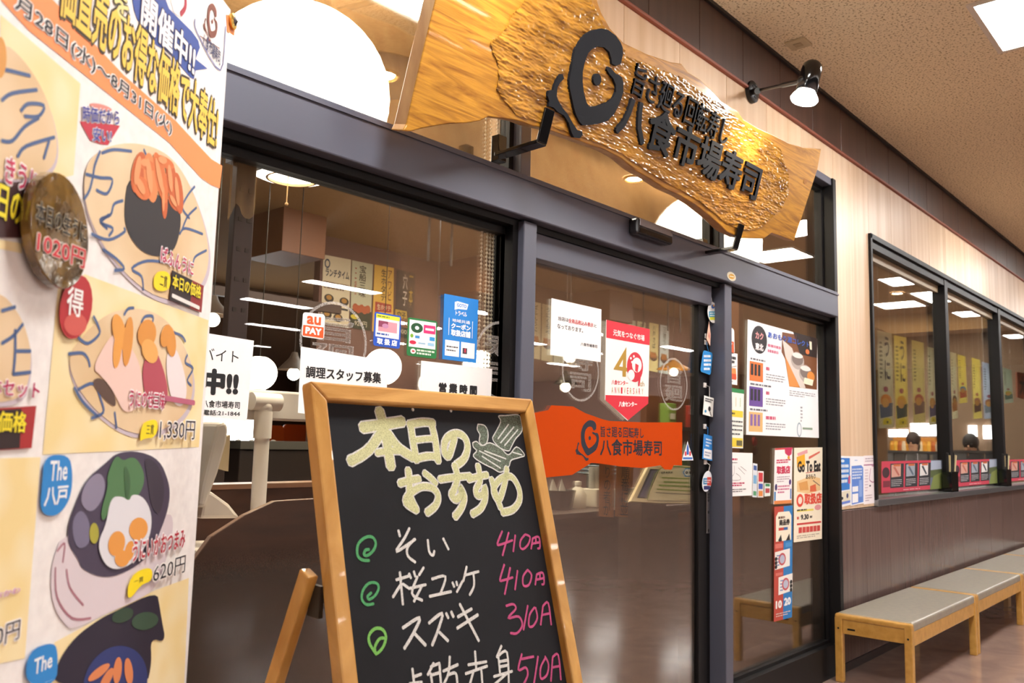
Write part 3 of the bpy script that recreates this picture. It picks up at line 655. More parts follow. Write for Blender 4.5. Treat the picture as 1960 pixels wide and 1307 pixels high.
# plates
M_pl = texmat('printed_plate', '#d9b98c', '#ead3af', (1, 1, 1), 8, 2, .6)
def plate(pts, rim=True, lines=()):
    cx_, cy_ = sum(p[0] for p in pts)/len(pts), sum(p[1] for p in pts)/len(pts)
    B.poly([(cx_+(x-cx_)*1.02+2, cy_+(y-cy_)*1.02+7) for x, y in pts], '#c9bcc6', 2, 'plate'); B.poly(pts, M_pl, 3, 'plate')
    for ln in lines: B.line(ln, .0042, '#4b6390', 4, 'plate_lines')
plate([(158, 345), (165, 312), (185, 290), (215, 277), (250, 273), (290, 280), (325, 300), (352, 335), (375, 385), (392, 440), (399, 490), (392, 530), (372, 560), (345, 575), (315, 573), (275, 556), (230, 515), (195, 470), (170, 420), (160, 380)], True,
      [q1((560, 860), (530, 940), (520, 1000), (500, 1080), (470, 1130)), q1((480, 990), (560, 1010), (630, 1020), (600, 1100), (540, 1080)), q1((570, 870), (640, 850), (740, 860)), q1((690, 1140), (640, 1160), (620, 1220), (560, 1250), (600, 1300)), q1((810, 850), (830, 890), (850, 890)), q1((1100, 1060), (1060, 1110), (1030, 1180), (1070, 1240)), q1((1110, 1180), (1060, 1230), (1030, 1300))]
      + [q2((470, 130), (560, 160), (640, 120), (640, 100)), q2((530, 210), (600, 260), (640, 310), (590, 320)), q2((870, 280), (760, 270), (680, 310), (730, 350), (740, 420)), q2((930, 130), (960, 100), (1050, 130)), q2((1070, 215), (1010, 250), (1000, 300)), q2((560, 30), (520, 70), (580, 100), (560, 140))])
B.poly([(243, 332), (234, 400), (238, 440), (262, 478), (292, 492), (322, 488), (338, 465), (346, 410), (330, 385), (290, 370)], '#2a2529', 4, 'nori')
for x, y, a, b, r in ((262, 330, 14, 40, .15), (285, 340, 13, 48, -.1), (304, 340, 11, 50, -.2), (325, 345, 10, 38, -.1), (338, 370, 9, 40, -.1), (276, 315, 20, 10, .4), (310, 310, 22, 10, .5), (268, 360, 15, 24, -.4), (312, 385, 6, 34, .0), (331, 388, 9, 18, -.5)):
    B.e(x, y, a, b, random.choice(('#d9743c', '#e38a52', '#c9612f')), 5, 'uni', r); B.e(x-3, y-4, a*.4, b*.7, '#ea9a66', 6, 'uni', r)
plate([(150, 650), (175, 622), (205, 600), (240, 590), (280, 592), (315, 610), (342, 645), (362, 690), (369, 735), (362, 775), (340, 805), (305, 825), (265, 832), (222, 818), (180, 785), (148, 745), (130, 705), (133, 672)], True,
      [q2((480, 560), (500, 600), (510, 650), (450, 700), (400, 670)), q2((350, 755), (420, 750), (450, 780), (460, 820)), q2((640, 550), (660, 520), (690, 515)), q2((730, 590), (750, 560), (790, 560), (785, 600)), q2((890, 640), (940, 660), (960, 690)), q2((970, 760), (960, 800), (1000, 830), (970, 890), (990, 920)), q2((400, 940), (480, 910), (520, 1000), (530, 1060), (470, 1090)), q2((590, 1060), (600, 1140)), q2((380, 930), (420, 1000), (500, 1080))])
for pts, c in (([(470, 830), (540, 700), (590, 640), (660, 700), (720, 800), (740, 960), (700, 1050), (630, 1060), (590, 960), (520, 870)], '#eccbbf'), ([(740, 780), (800, 720), (850, 850), (870, 960), (850, 1040), (770, 1040), (730, 900)], '#b34a5a'), ([(850, 770), (900, 700), (950, 830), (970, 960), (940, 1040), (880, 1000)], '#ecdfe0')):
    B.poly(q2(*pts), c, 5, 'sushi')
B.poly(q2((520, 870), (590, 960), (600, 1040), (540, 1000), (460, 900)), '#5b4338', 4, 'sushi')
for x, y, a, b, r in ((610, 640, 34, 95, -.2), (655, 690, 25, 130, .1), (600, 730, 22, 100, .1), (755, 650, 48, 75, .1), (770, 740, 40, 65, -.3), (855, 660, 28, 60, .2), (880, 690, 26, 80, -.1)):
    x, y = q2((x, y))[0]; B.e(x, y, a/2.723, b/2.723, random.choice(('#e5a04a', '#dc9440', '#e8ac5c')), 6, 'uni', r)
# bowl
B.poly(q3((330, 500), (280, 640), (262, 780), (290, 920), (340, 990), (380, 1025), (530, 950), (700, 880), (840, 800), (900, 600), (930, 450), (900, 380)), '#d8ccd2', 2, 'bowl_foot')
for ln in (((290, 690), (300, 850), (380, 960), (480, 960)), ((350, 700), (370, 800), (440, 890)), ((300, 600), (340, 560), (330, 660))): B.line(q3(*ln), .003, '#a7717f', 3, 'bowl_foot')
B.poly(q3((560, 130), (620, 72), (740, 64), (850, 110), (900, 230), (906, 320), (880, 430), (800, 620), (700, 700), (560, 752), (430, 700), (410, 640), (355, 565), (358, 450), (400, 340), (450, 220)), '#463d52', 3, 'bowl')
B.poly(q3((440, 240), (520, 170), (560, 230), (540, 330), (480, 400), (420, 350)), '#8a839a', 4, 'bowl'); B.poly(q3((370, 450), (420, 370), (470, 430), (480, 560), (400, 600)), '#75708a', 4, 'bowl'); B.poly(q3((760, 90), (840, 130), (880, 260), (850, 420), (800, 360), (780, 200)), '#38303f', 4, 'bowl')
B.poly(q3((610, 80), (650, 120), (690, 95), (730, 110), (770, 200), (745, 290), (690, 340), (600, 330), (545, 450), (525, 400), (570, 250), (560, 200)), '#4f7a50', 5, 'shiso_leaf'); B.poly(q3((650, 120), (690, 200), (680, 320), (660, 320)), '#3e6340', 6, 'shiso_leaf')
B.poly(q3((580, 312), (640, 305), (680, 335), (695, 292), (760, 310), (803, 400), (795, 520), (730, 640), (640, 700), (560, 690), (515, 600), (520, 530), (555, 460)), '#dcdce2', 6, 'squid')
for x, y, a, b in ((610, 560, 45, 68), (728, 482, 50, 62), (680, 600, 26, 55), (640, 640, 40, 45)): x, y = q3((x, y))[0]; B.e(x, y, a/2.8, b/2.8, '#e29a48', 7, 'uni', .2)
B.e(*q3((493, 505))[0], 9, 20, '#a9a43f', 5, 'wasabi')
B.poly(q3((270, 1330), (300, 1200), (390, 1065), (530, 962), (620, 920), (835, 815), (850, 895), (860, 960), (885, 1092), (800, 1065), (808, 1200), (780, 1330)), '#241f33', 3, 'dark_bowl')
B.e(*q3((610, 1310))[0], 60, 75, '#2a3872', 4, 'dark_bowl', .4); B.e(*q3((650, 945))[0], 22, 13, '#2f4636', 4, 'dark_bowl', -.4); B.e(*q3((770, 975))[0], 26, 17, '#36503e', 4, 'dark_bowl', -.2)
for x, y, r in ((520, 1250, .9), (620, 1240, .1), (680, 1245, -.1), (560, 1290, .5)): B.e(*q3((x, y))[0], 8, 26, '#d98555', 5, 'dark_bowl', r)
# left column, cut by the picture edge
plate([(-70, 120), (0, 78), (40, 110), (80, 170), (104, 240), (108, 300), (90, 330), (40, 345), (-70, 340)], True, [q1((-20, 390), (40, 400), (160, 430)), q1((0, 570), (60, 530), (200, 510)), q1((110, 630), (150, 590), (240, 600), (210, 660), (130, 660)), q1((0, 800), (60, 800), (130, 720), (210, 670)), q1((90, 890), (140, 830), (300, 780)), q1((240, 900), (270, 800))])
B.e(-5, 110, 13, 40, '#d99a4a', 5, 'uni')
plate(q2((-150, 420), (0, 440), (60, 500), (120, 600), (155, 740), (150, 860), (110, 1000), (-150, 1010)), True, [q2((0, 700), (60, 660), (110, 600)), q2((70, 630), (70, 750), (60, 860)), q2((0, 530), (70, 510)), q2((80, 740), (150, 740)), q2((60, 860), (150, 850))])
B.r(-40, 348, 62, 455, '#3a1718', 4, 'price_box'); two('日の価', (-12, 415), (66, 380), '#f2de2e', '#1d1012', .03, .06, 5)
two('きうに', q1((10, 1030))[0], q1((215, 985))[0], '#c0305a', '#f8f2f4', .02, .08, 5); two('本セット', (-30, 755), (72, 732), '#b8265a', '#f8f2f4', .02, .08, 5)
B.poly(q2((-60, 1040), (180, 1025), (155, 1245), (-60, 1260)), '#a8282a', 4, 'price_box'); B.poly(q2((-60, 1050), (100, 1040), (90, 1245), (-60, 1255)), '#2a1618', 5, 'price_box')
two('価格', q2((-30, 1160))[0], q2((125, 1060))[0], '#f2de2e', '#1d1012', .03, .06, 6); two('0円', q3((-40, 1120))[0], q3((102, 965))[0], '#20202c', '#f6f0ee', .0, .07, 3); two('おかわ', q3((-40, 860))[0], q3((100, 790))[0], '#d58ab0', '#f8f2f4', .01, .07, 3)
# captions
two('ばふんうに', q2((825, 270))[0], q2((1000, 275))[0], '#c0305a', '#f8f2f4', .02, .09, 6)
B.poly(q2((795, 322), (880, 325), (875, 430), (785, 425)), '#f6dd1c', 6, 'yellow_tag'); B.t('二貫', *q2((820, 355))[0], *q2((862, 400))[0], '#3a3a20', 7)
B.poly(q2((885, 318), (1052, 400), (1040, 540), (870, 472)), '#8e2426', 6, 'price_box'); B.poly(q2((885, 318), (990, 370), (978, 515), (870, 472)), '#231415', 7, 'price_box')
two('本日の価格', q2((882, 408))[0], q2((1035, 402))[0], '#f2de2e', '#1d1012', .03, .06, 8); B.line(q2((885, 450), (1025, 515)), .006, '#e8e2de', 8, 'fine_print')
B.e(*q2((380, 510))[0], 31, 62, '#b4272f', 7, 'lucky_mark', .15); B.e(*q2((375, 600))[0], 22, 22, '#cf5a52', 8, 'lucky_mark'); B.t('得', q2((325, 0))[0][0], q2((0, 425))[0][1], q2((420, 0))[0][0], q2((0, 545))[0][1], '#f6f2f0', 9, .02)
two('うにのせ三味', q2((655, 1030))[0], q2((845, 960))[0], '#c0305a', '#f8f2f4', .02, .09, 8); B.line(q2((850, 985), (1000, 1010)), .008, '#b8607a', 8, 'fine_print')
B.poly(q2((720, 1140), (740, 1105), (812, 1092), (800, 1190), (735, 1195), (712, 1215)), '#f6dd1c', 8, 'yellow_tag'); B.t('三貫', *q2((745, 1125))[0], *q2((788, 1175))[0], '#3a3a20', 9)
two('1,330円', q2((812, 1205))[0], q2((1003, 1105))[0], '#20202c', '#f8f4f0', .0, .06, 9)
two('うにいかおつまみ', q3((690, 660))[0], q3((980, 480))[0], '#b82a3c', '#f8f2f4', .02, .09, 8)
B.poly(q3((665, 850), (672, 770), (710, 710), (800, 682), (802, 760), (740, 780), (690, 850)), '#f6dd1c', 8, 'yellow_tag'); B.t('一貫', *q3((700, 735))[0], *q3((752, 780))[0], '#3a3a20', 9)
two('620円', q3((800, 775))[0], q3((980, 620))[0], '#20202c', '#f8f4f0', .0, .06, 9)
B.poly(q3((225, 88), (358, 82), (378, 180), (370, 300), (330, 380), (270, 420), (200, 390), (212, 240)), '#2b86cf', 5, 'blue_badge'); B.t('The', *q3((250, 115))[0], *q3((352, 225))[0], '#f2f5f8', 6, .02); B.t('八戸', *q3((222, 250))[0], *q3((352, 360))[0], '#f2f5f8', 6, .03)
B.poly(q3((135, 1135), (280, 1082), (300, 1160), (290, 1320), (120, 1320)), '#2b86cf', 5, 'blue_badge'); B.t('The', *q3((165, 1140))[0], *q3((270, 1265))[0], '#f2f5f8', 6, .02); B.t('八', *q3((160, 1285))[0], *q3((270, 1340))[0], '#f2f5f8', 6, .03)
B.done()
g = PB.px(443, 41)
o = MB().prism(PB, [PB.px(*p) for p in q1((1285, 85), (1340, 95), (1330, 205), (1290, 180))], 0, .001, mat('#f08a45', .6)).build('corner_tab', br)
MB().lathe(PB.pt(*g, .001), [(.006, 0), (.014, 0), (.014, .004), (.008, .006), (.006, 0)], mat('#d8b25a', .25, 1), 20, PB.n).build('grommet', o)
MB().lathe(PB.pt(*g, .0), [(.008, -.03), (.009, .006), (.0, .012)], mat('#6a6a70', .25, .9), 16, PB.n).build('bolt', o)
# oval price tag stuck on the banner
P2 = PB.off(.016); M_oval = texmat('amber_acrylic', '#3a2a14', '#8a6a30', (1, 1, 1), 28, 4, .08, .35, 16, .8, .35, .65, coat=1)
ov = empty('oval_price_tag', P2.pt(*P2.px(110, 548)), 'glossy amber brown oval price tag stuck on the banner', 'price tag')
cen = (111, 441); MB().prism(P2, [P2.px(cen[0]+56*cos(2*pi*k/36)-10*sin(2*pi*k/36)*-.0, cen[1]+110*sin(2*pi*k/36)+20*cos(2*pi*k/36)) for k in range(36)], -.010, .002, M_oval).build('tag_body', ov, bevel=.0015)
O = Sheet.__new__(Sheet); O.pl, O.px, O.parts, O.h, O.root, O.c, O.name = P2, True, {}, .0025, ov, [], 'oval'
def twoO(txt, lb, rt, ci, co):
    O.t(txt, lb[0], rt[1], rt[0], lb[1], co, 1, .06); O.t(txt, lb[0], rt[1], rt[0], lb[1], ci, 2, .015)
twoO('本日の生うに', q1((185, 1260))[0], q1((480, 1270))[0], '#1c1712', '#b9ac92'); twoO('1020円', q2((175, 220))[0], q2((432, 215))[0], '#c92a3a', '#e6d2c4'); O.done()
# ================================================================== CHALKBOARD A-FRAME
TB = radians(14.6); YB = radians(89.0)
_ux = V((sin(YB), cos(YB), 0)); _nb = V((-_ux.y, _ux.x, 0))
PC = Plane(W(594, 728.5, -.9), _ux, V((0, 0, cos(TB)))+_nb*sin(TB))
M_pine = texmat('oiled_pine', '#ad782f', '#d8a65a', (3, 3, 1.2), 4, 6, .38, .04, 40, .45, .3, .7, distort=1.2, vary=.05, coat=.15)
M_pineH = texmat('oiled_pine_rail', '#b07c38', '#d8a55e', (1.2, 3, 9), 3, 6, .38, .04, 40, .45, .3, .7, distort=1.2, coat=.15)
M_slate = texmat('blackboard', '#101116', '#191b21', (1, 1, 1), 6, 6, .6, .02, 200, .25, .3, .75)
WD = PC.px(1019, 760)[0]; LEN = 1.489/cos(TB); FRW = .0315
ab = empty('chalkboard_stand', PC.pt(WD/2, -LEN, 0), 'pine framed A-frame chalkboard with handwritten fish specials in front of the door', 'chalkboard')
T_ = .027
def rail(uv, name='frame_rail', m=M_pineH): return MB().prism(PC, uv, -T_, 0, m).build(name, ab, bevel=.004)
f = FRW; LB_ = LEN-.03
rail([(0, 0), (f, -f), (WD-f, -f), (WD, 0)]); rail([(0, 0), (0, -LB_), (f, -LB_), (f, -f)], 'frame_stile', M_pine); rail([(WD, 0), (WD-f, -f), (WD-f, -LB_), (WD, -LB_)], 'frame_stile', M_pine)
rail([(f, -LB_+.18), (f, -LB_+.24), (WD-f, -LB_+.24), (WD-f, -LB_+.18)])
MB().prism(PC, [(f-.004, -f+.004), (f-.004, -LB_+.22), (WD-f+.004, -LB_+.22), (WD-f+.004, -f+.004)], -.0265, -.018, M_slate).build('blackboard', ab)
k = MB()
for px_, py_ in ((790, 784), (863, 786)): k.lathe(PC.pt(*PC.off(-.018).px(px_, py_), -.018), [(.0, .002), (.003, .001), (.0035, 0)], mat('#d8d4cc', .4), 8, PC.n)
k.build('pin', ab)
# rear legs, hinged on the stiles
for u, zt_ in ((-.012, 1.19), (WD+.012, 1.19)):
    hinge = PC.pt(u, -(1.489-zt_)/cos(TB), -T_-.012); foot = V((hinge.x, hinge.y+.50, .0))
    lg = MB().bar(hinge, foot+V((0, 0, .012)), .02, .028, M_pine, V((1, 0, 0))).build('rear_leg', ab, bevel=.003)
    MB().bar(hinge+V((.012 if u < .1 else -.012, -.006, -.02)), hinge+V((.012 if u < .1 else -.012, -.004, -.07)), .008, .03, mat('#231a14', .5), V((1, 0, 0))).build('hinge', lg)
a_, b_ = PC.pt(0, 0, -T_), PC.pt(WD, 0, -T_)
MB().bar(V((a_.x, hinge.y+.36, .33)), V((b_.x, hinge.y+.36, .33)), .02, .05, M_pine, V((0, 1, 0))).build('cross_rail', ab, bevel=.003)
# chalk
M_chW = coverage('chalk_white', '#e9e8e4', .8, 700, .15); M_chY = coverage('chalk_yellow', '#d6d7a4', .8, 500, .2); M_chP = coverage('chalk_pink', '#d0608f', .85, 700, .15)
M_chG = coverage('chalk_green', '#5fae74', .85, 700, .15); M_chG2 = coverage('chalk_lime', '#86c96a', .85, 700, .15); M_chD = coverage('chalk_grey', '#7f8a7a', .62, 400, .2)
HB = -.0175
PCb = PC.off(-.0175)
def b1(*a): return [PCb.px(560+x/3.92, 720+y/3.92) for x, y in a]
def b2(*a): return [PCb.px(580+x/3.564, 980+y/3.564) for x, y in a]
def strokes(name, fn, L, wd, m, out=None, tap=False, h=0):
    mb = MB(); L = [(s_[0]*wd, s_[1]) if isinstance(s_[0], (int, float)) else (wd, s_) for s_ in L]
    if out:
        for i, (w_, s_) in enumerate(L): mb.ribbon(PC, fn(*s_), w_+.005, HB+h+i*1.5e-5, out, tap, .03)
    for i, (w_, s_) in enumerate(L): mb.ribbon(PC, fn(*s_), w_, HB+h+.0004+i*1.5e-5, m, tap, .06)
    return mb.build(name, ab)
px1 = .60/447/3.92
HON = [(1.15, ((520, 385), (680, 362), (828, 338))), (1.2, ((650, 255), (690, 400), (715, 540), (738, 680))), (1.05, ((665, 420), (590, 530), (520, 590), (430, 638))), (1.05, ((715, 430), (780, 520), (840, 570), (905, 608))), (.7, ((630, 575), (720, 560), (800, 560))),
       (.85, ((885, 360), (905, 500), (930, 635))), (.85, ((870, 362), (980, 345), (1060, 352))), (.85, ((1040, 350), (1070, 480), (1092, 640))), (.6, ((920, 480), (1000, 470), (1060, 468))), (.75, ((930, 618), (1010, 600), (1085, 602))),
       (.85, ((1215, 455), (1195, 530), (1168, 600), (1140, 570), (1140, 500), (1175, 450), (1240, 430), (1295, 465), (1312, 540), (1285, 620), (1225, 668)))]
OSU = [(.85, ((800, 805), (870, 785), (950, 770))), (.9, ((865, 700), (875, 800), (880, 900), (930, 1010))), (.85, ((930, 1005), (850, 950), (870, 890), (960, 830), (1050, 840), (1090, 900), (1070, 970), (1005, 1025))), (.75, ((985, 725), (1030, 760), (1075, 805))),
       (.8, ((1100, 775), (1200, 760), (1335, 748))), (.9, ((1212, 665), (1235, 760), (1210, 850), (1190, 890), (1225, 925), (1265, 880), (1250, 830), (1285, 900), (1265, 985), (1215, 1055))),
       (.8, ((1315, 775), (1400, 752), (1460, 740))), (.85, ((1388, 668), (1405, 780), (1375, 850), (1385, 895), (1425, 885), (1440, 830), (1445, 910), (1410, 990), (1345, 1035))),
       (.85, ((1490, 770), (1520, 880), (1560, 990))), (.85, ((1605, 690), (1590, 800), (1545, 930), (1505, 850), (1560, 770), (1640, 755), (1695, 840), (1700, 930), (1650, 1000), (1570, 1022)))]
strokes('chalk_title', b1, HON, 49*px1, M_chY, M_chW); strokes('chalk_title', b1, OSU, 43*px1, M_chY, M_chW, h=.0006)
mb = MB()
for pts in (((1500, 460), (1560, 345), (1545, 300), (1600, 295), (1690, 290), (1712, 330), (1720, 410), (1672, 470), (1640, 530), (1620, 560), (1560, 540), (1510, 490)), ((1390, 360), (1440, 370), (1465, 420), (1460, 490), (1430, 520), (1400, 490), (1405, 440), (1385, 400)), ((1350, 500), (1380, 490), (1420, 520), (1480, 500), (1560, 540), (1620, 590), (1680, 530), (1740, 590), (1700, 610), (1640, 630), (1620, 680), (1560, 720), (1500, 690), (1420, 650), (1355, 600), (1380, 560), (1355, 530))):
    mb.prism(PC, b1(*pts), HB, HB, M_chD); mb.ribbon(PC, b1(*pts, pts[0]), .0025, HB+.0003, M_chW)
for ln in (((1540, 470), (1620, 360)), ((1560, 500), (1660, 380)), ((1590, 520), (1690, 400)), ((1400, 560), (1560, 640)), ((1440, 560), (1600, 620)), ((1420, 600), (1560, 690)), ((1650, 570), (1720, 590))): mb.ribbon(PC, b1(*ln), .003, HB+.0004, M_chW)
mb.build('chalk_squid', ab)
W2 = .0052
strokes('chalk_spiral', b2, [((450, 330), (400, 325), (370, 290), (375, 220), (420, 175), (470, 170), (495, 210), (480, 260), (440, 295), (415, 290), (425, 260), (450, 255))], W2, M_chG)
strokes('chalk_spiral', b2, [((480, 625), (430, 630), (400, 590), (410, 530), (450, 485), (500, 485), (515, 520), (490, 570), (450, 595), (440, 575), (465, 550))], W2*.9, M_chG)
strokes('chalk_spiral', b2, [((500, 970), (455, 900), (450, 840), (490, 795), (540, 800), (565, 850), (545, 920), (500, 965), (490, 920), (520, 865), (555, 860))], W2, M_chG2)
strokes('chalk_row', b2, [((650, 125), (660, 165)), ((725, 110), (690, 180), (635, 270), (765, 185)), ((760, 185), (712, 240), (715, 300), (765, 342)), ((850, 190), (860, 270), (885, 295), (895, 265)), ((955, 180), (992, 255))], W2, M_chW)
strokes('chalk_row', b2, [((635, 462), (725, 435)), ((660, 410), (680, 630)), ((668, 490), (612, 580)), ((680, 490), (715, 515)), ((722, 420), (735, 450)), ((755, 405), (765, 440)), ((822, 378), (790, 430)), ((720, 522), (836, 495)), ((780, 440), (742, 555), (812, 602)), ((812, 500), (755, 610)), ((878, 457), (970, 440), (935, 560)), ((862, 575), (1010, 542)), ((1018, 480), (1030, 510)), ((1045, 475), (1050, 500)), ((1087, 470), (1048, 545)), ((1115, 372), (1092, 470)), ((1098, 432), (1197, 405)), ((1160, 415), (1165, 500), (1135, 565))], W2, M_chW)
strokes('chalk_row', b2, [((680, 790), (795, 720), (750, 830), (690, 930)), ((762, 830), (835, 908)), ((858, 757), (948, 690), (925, 790), (880, 908)), ((930, 820), (988, 878)), ((975, 690), (990, 722)), ((1010, 680), (1025, 715)), ((1055, 715), (1150, 660)), ((1050, 792), (1192, 700)), ((1068, 628), (1198, 878))], W2*1.15, M_chW)
strokes('chalk_row', b2, [((745, 1068), (758, 1180)), ((750, 1125), (805, 1105)), ((725, 1172), (810, 1160)), ((870, 1055), (930, 1030)), ((890, 1030), (850, 1110)), ((930, 1040), (940, 1180)), ((870, 1100), (880, 1180)), ((880, 1110), (930, 1095)), ((955, 1085), (1055, 1040)), ((1000, 985), (990, 1100), (955, 1180)), ((990, 1110), (1040, 1100), (1052, 1180)), ((1125, 1042), (1250, 1020)), ((1172, 950), (1180, 1070)), ((1108, 1102), (1255, 1050)), ((1160, 1090), (1135, 1180)), ((1215, 1080), (1222, 1180)), ((1352, 912), (1320, 990)), ((1330, 980), (1342, 1095)), ((1330, 980), (1390, 958), (1402, 1180)), ((1340, 1020), (1390, 1010)), ((1340, 1055), (1390, 1045)), ((1300, 1122), (1425, 1085)), ((1400, 1090), (1300, 1180))], W2, M_chW)
def yen(o, k=1): return [((o[0]+10, o[1]), (o[0], o[1]+70*k)), ((o[0]+10, o[1]), (o[0]+52, o[1]-10), (o[0]+60, o[1]+60*k), (o[0]+45, o[1]+68*k)), ((o[0]+8, o[1]+36*k), (o[0]+56, o[1]+26*k)), ((o[0]+32, o[1]-3), (o[0]+32, o[1]+30*k))]
strokes('chalk_price', b2, [((1358, 130), (1325, 215), (1350, 220), (1428, 192)), ((1402, 140), (1360, 295)), ((1447, 158), (1433, 268)), ((1512, 155), (1485, 190), (1480, 235), (1500, 252), (1535, 220), (1547, 170), (1515, 152))]+yen((1555, 180)), W2*.9, M_chP)
strokes('chalk_price', b2, [((1372, 358), (1343, 460), (1365, 465), (1430, 445)), ((1412, 380), (1375, 560)), ((1462, 400), (1445, 528)), ((1530, 395), (1500, 440), (1503, 500), (1540, 495), (1558, 430), (1530, 393))]+yen((1583, 425)), W2*.9, M_chP)
strokes('chalk_price', b2, [((1385, 640), (1432, 628), (1450, 660), (1398, 722), (1470, 712), (1495, 770), (1460, 825), (1415, 825)), ((1532, 638), (1503, 802)), ((1578, 650), (1545, 700), (1540, 775), (1570, 775), (1597, 720), (1585, 652)), ((1636, 640), (1620, 768)), ((1636, 640), (1672, 620), (1692, 768)), ((1630, 702), (1682, 690))], W2*.9, M_chP)
strokes('chalk_price', b2, [((1492, 968), (1468, 1075), (1518, 1060), (1532, 1110), (1500, 1180)), ((1490, 1002), (1572, 985)), ((1602, 985), (1573, 1180)), ((1652, 995), (1620, 1060), (1622, 1135), (1662, 1110), (1674, 1040), (1650, 985)), ((1702, 988), (1690, 1152)), ((1702, 988), (1740, 975), (1758, 1142)), ((1696, 1060), (1748, 1050))], W2*.9, M_chP)
# ================================================================== PAPERS AND STICKERS ON THE SHOP FRONT
PG = PF(GY-.0012)
PAPER = '#f5f4f3'
s = Sheet('help_wanted_sheet', 'white sheet with big handwritten characters and phone number beside the banner', 'notice', PG, [(300, 622), (486, 652), (472, 806), (285, 786)], PAPER, px=True)
s.t('バイト', 386, 672, 457, 688, '#1a1a1e', 1, .0); s.t('中!!', 388, 712, 455, 752, '#141418', 1, .06); s.t('八食市場寿司', 386, 769, 459, 779, '#1a1a1e', 1, .02); s.t('電話:21-1844', 388, 787, 459, 794, '#1a1a1e', 1, .02); s.done()
s = Sheet('kitchen_staff_sheet', 'white sheet reading 調理スタッフ募集 right behind the chalkboard top', 'notice', PG, [(576, 663), (742, 691), (738, 812), (570, 790)], PAPER, px=True)
s.t('調理スタッフ募集', 585, 714, 729, 722, '#151518', 1, .035); s.done()
s = Sheet('opening_hours_sheet', 'white sheet with slanted bold heading 営業時間 above the chalkboard', 'notice', PG, [(806, 690), (942, 706), (938, 792), (802, 780)], PAPER, px=True)
s.t('営 業 時 間', 840, 739, 912, 750, '#151518', 1, .06); s.done()
def rr(c, r=.12, n=4):
    """rounded outline inside a four corner quad"""
    (x0, y0), (x1, y1), (x2, y2), (x3, y3) = c; out = []
    for cx_, cy_, a0 in ((r, r, 180), (1-r, r, 270), (1-r, 1-r, 0), (r, 1-r, 90)):
        for i in range(n+1):
            t = radians(a0+90*i/n); a, b = cx_+r*cos(t), cy_+r*sin(t)
            out.append(((x0*(1-a)+x1*a)*(1-b)+(x3*(1-a)+x2*a)*b, (y0*(1-a)+y1*a)*(1-b)+(y3*(1-a)+y2*a)*b))
    return out
def aupay(c, lab):
    s = Sheet('payment_sticker', lab, 'sticker', PG, c, PAPER, outline=rr(c)); s.r(.04, .52, .96, .95, '#ea5a20'); s.t('au', .2, .14, .8, .44, '#ea5a20', 2, .03); s.t('PAY', .16, .6, .84, .84, '#fbf3ee', 2, .06); s.done()
aupay([(580, 597), (622, 602), (620, 650), (577, 644)], 'white and orange au PAY sticker on the left pane')
aupay([(1372, 621), (1405, 629), (1406, 678), (1373, 672)], 'white and orange au PAY sticker half hidden by the door post')
c = [(717, 596), (768, 605), (765, 668), (714, 661)]
s = Sheet('payment_sticker', 'blue sticker with yellow strip and pink picture reading 取扱店', 'sticker', PG, c, '#1f55c4', outline=rr(c, .08)); s.r(.06, .05, .94, .17, '#ece63c').r(.06, .17, .94, .72, '#f6f3f5').r(.15, .24, .85, .55, '#d99aa8', 2, 'picture').r(.15, .24, .5, .42, '#8e3f5c', 3, 'picture').e(.4, .38, .12, .07, '#c48ab0', 4, 'picture')
s.rows(.1, .58, .9, .68, 1, '#3f66b4', .5); s.rows(.1, .08, .9, .14, 1, '#6f8a2c', .6); s.t('取 扱 店', .13, .76, .87, .93, '#f4f6fa', 2, .05); s.done()
c = [(781, 607), (837, 615), (835, 687), (778, 680)]
s = Sheet('payment_sticker', 'green edged sticker with many small payment marks', 'sticker', PG, c, '#1d7a3d', outline=rr(c, .07)); s.r(.05, .05, .95, .76, '#f6f6f4'); s.e(.3, .25, .2, .13, '#14502c', 2, 'logo').e(.3, .25, .07, .05, '#f2f6f2', 3, 'logo').r(.53, .14, .93, .36, '#e0307a', 2, 'logo')
s.r(.58, .22, .88, .28, '#f8e8f0', 3, 'logo').e(.14, .47, .05, .05, '#7fb32c', 2, 'logo').r(.25, .45, .4, .52, '#3a8ed0', 2, 'logo').r(.74, .44, .92, .54, '#2f9ae0', 2, 'logo').e(.18, .64, .11, .05, '#d0264a', 2, 'logo').r(.68, .6, .9, .68, '#9fd0ee', 2, 'logo').r(.36, .62, .6, .66, '#9fc4dc', 2, 'logo').e(.2, .87, .09, .07, '#f2f2ee', 2, 'logo').r(.16, .85, .24, .89, '#c8343c', 3, 'logo'); s.rows(.32, .79, .92, .95, 2, '#d8ecdc', .6); s.done()
s = Sheet('coupon_poster', 'tall blue poster with white lettering クーポン取扱店舗', 'poster', PG, [(850, 562), (915, 574), (911, 695), (846, 687)], '#1c82d8', thick=.002)
s.poly([(.3, .1), (.38, .08), (.7, .1), (.66, .19), (.4, .2), (.3, .22)], '#f2f6fa'); s.t('GOTO', .36, .115, .64, .165, '#1c82d8', 2, .03); s.t('トラベル', .33, .23, .66, .30, '#f2f6fa', 2, .04); s.t('地域共通', .24, .36, .76, .41, '#e6f0fa', 2, .02); s.t('クーポン', .22, .43, .78, .51, '#f6f9fc', 2, .05); s.t('取扱店舗', .22, .53, .78, .62, '#f6f9fc', 2, .05)
s.line([(.15, .36), (.15, .62)], .003, '#e6f0fa').line([(.84, .36), (.84, .62)], .003, '#e6f0fa'); s.r(.06, .70, .47, .94, '#f4f6f8').r(.52, .70, .93, .94, '#f4f6f8'); s.rows(.1, .77, .43, .88, 2, '#4a4a52', .35); s.r(.57, .79, .7, .88, '#4a3a48', 2).r(.62, .8, .66, .86, '#d0344a', 3); s.done()
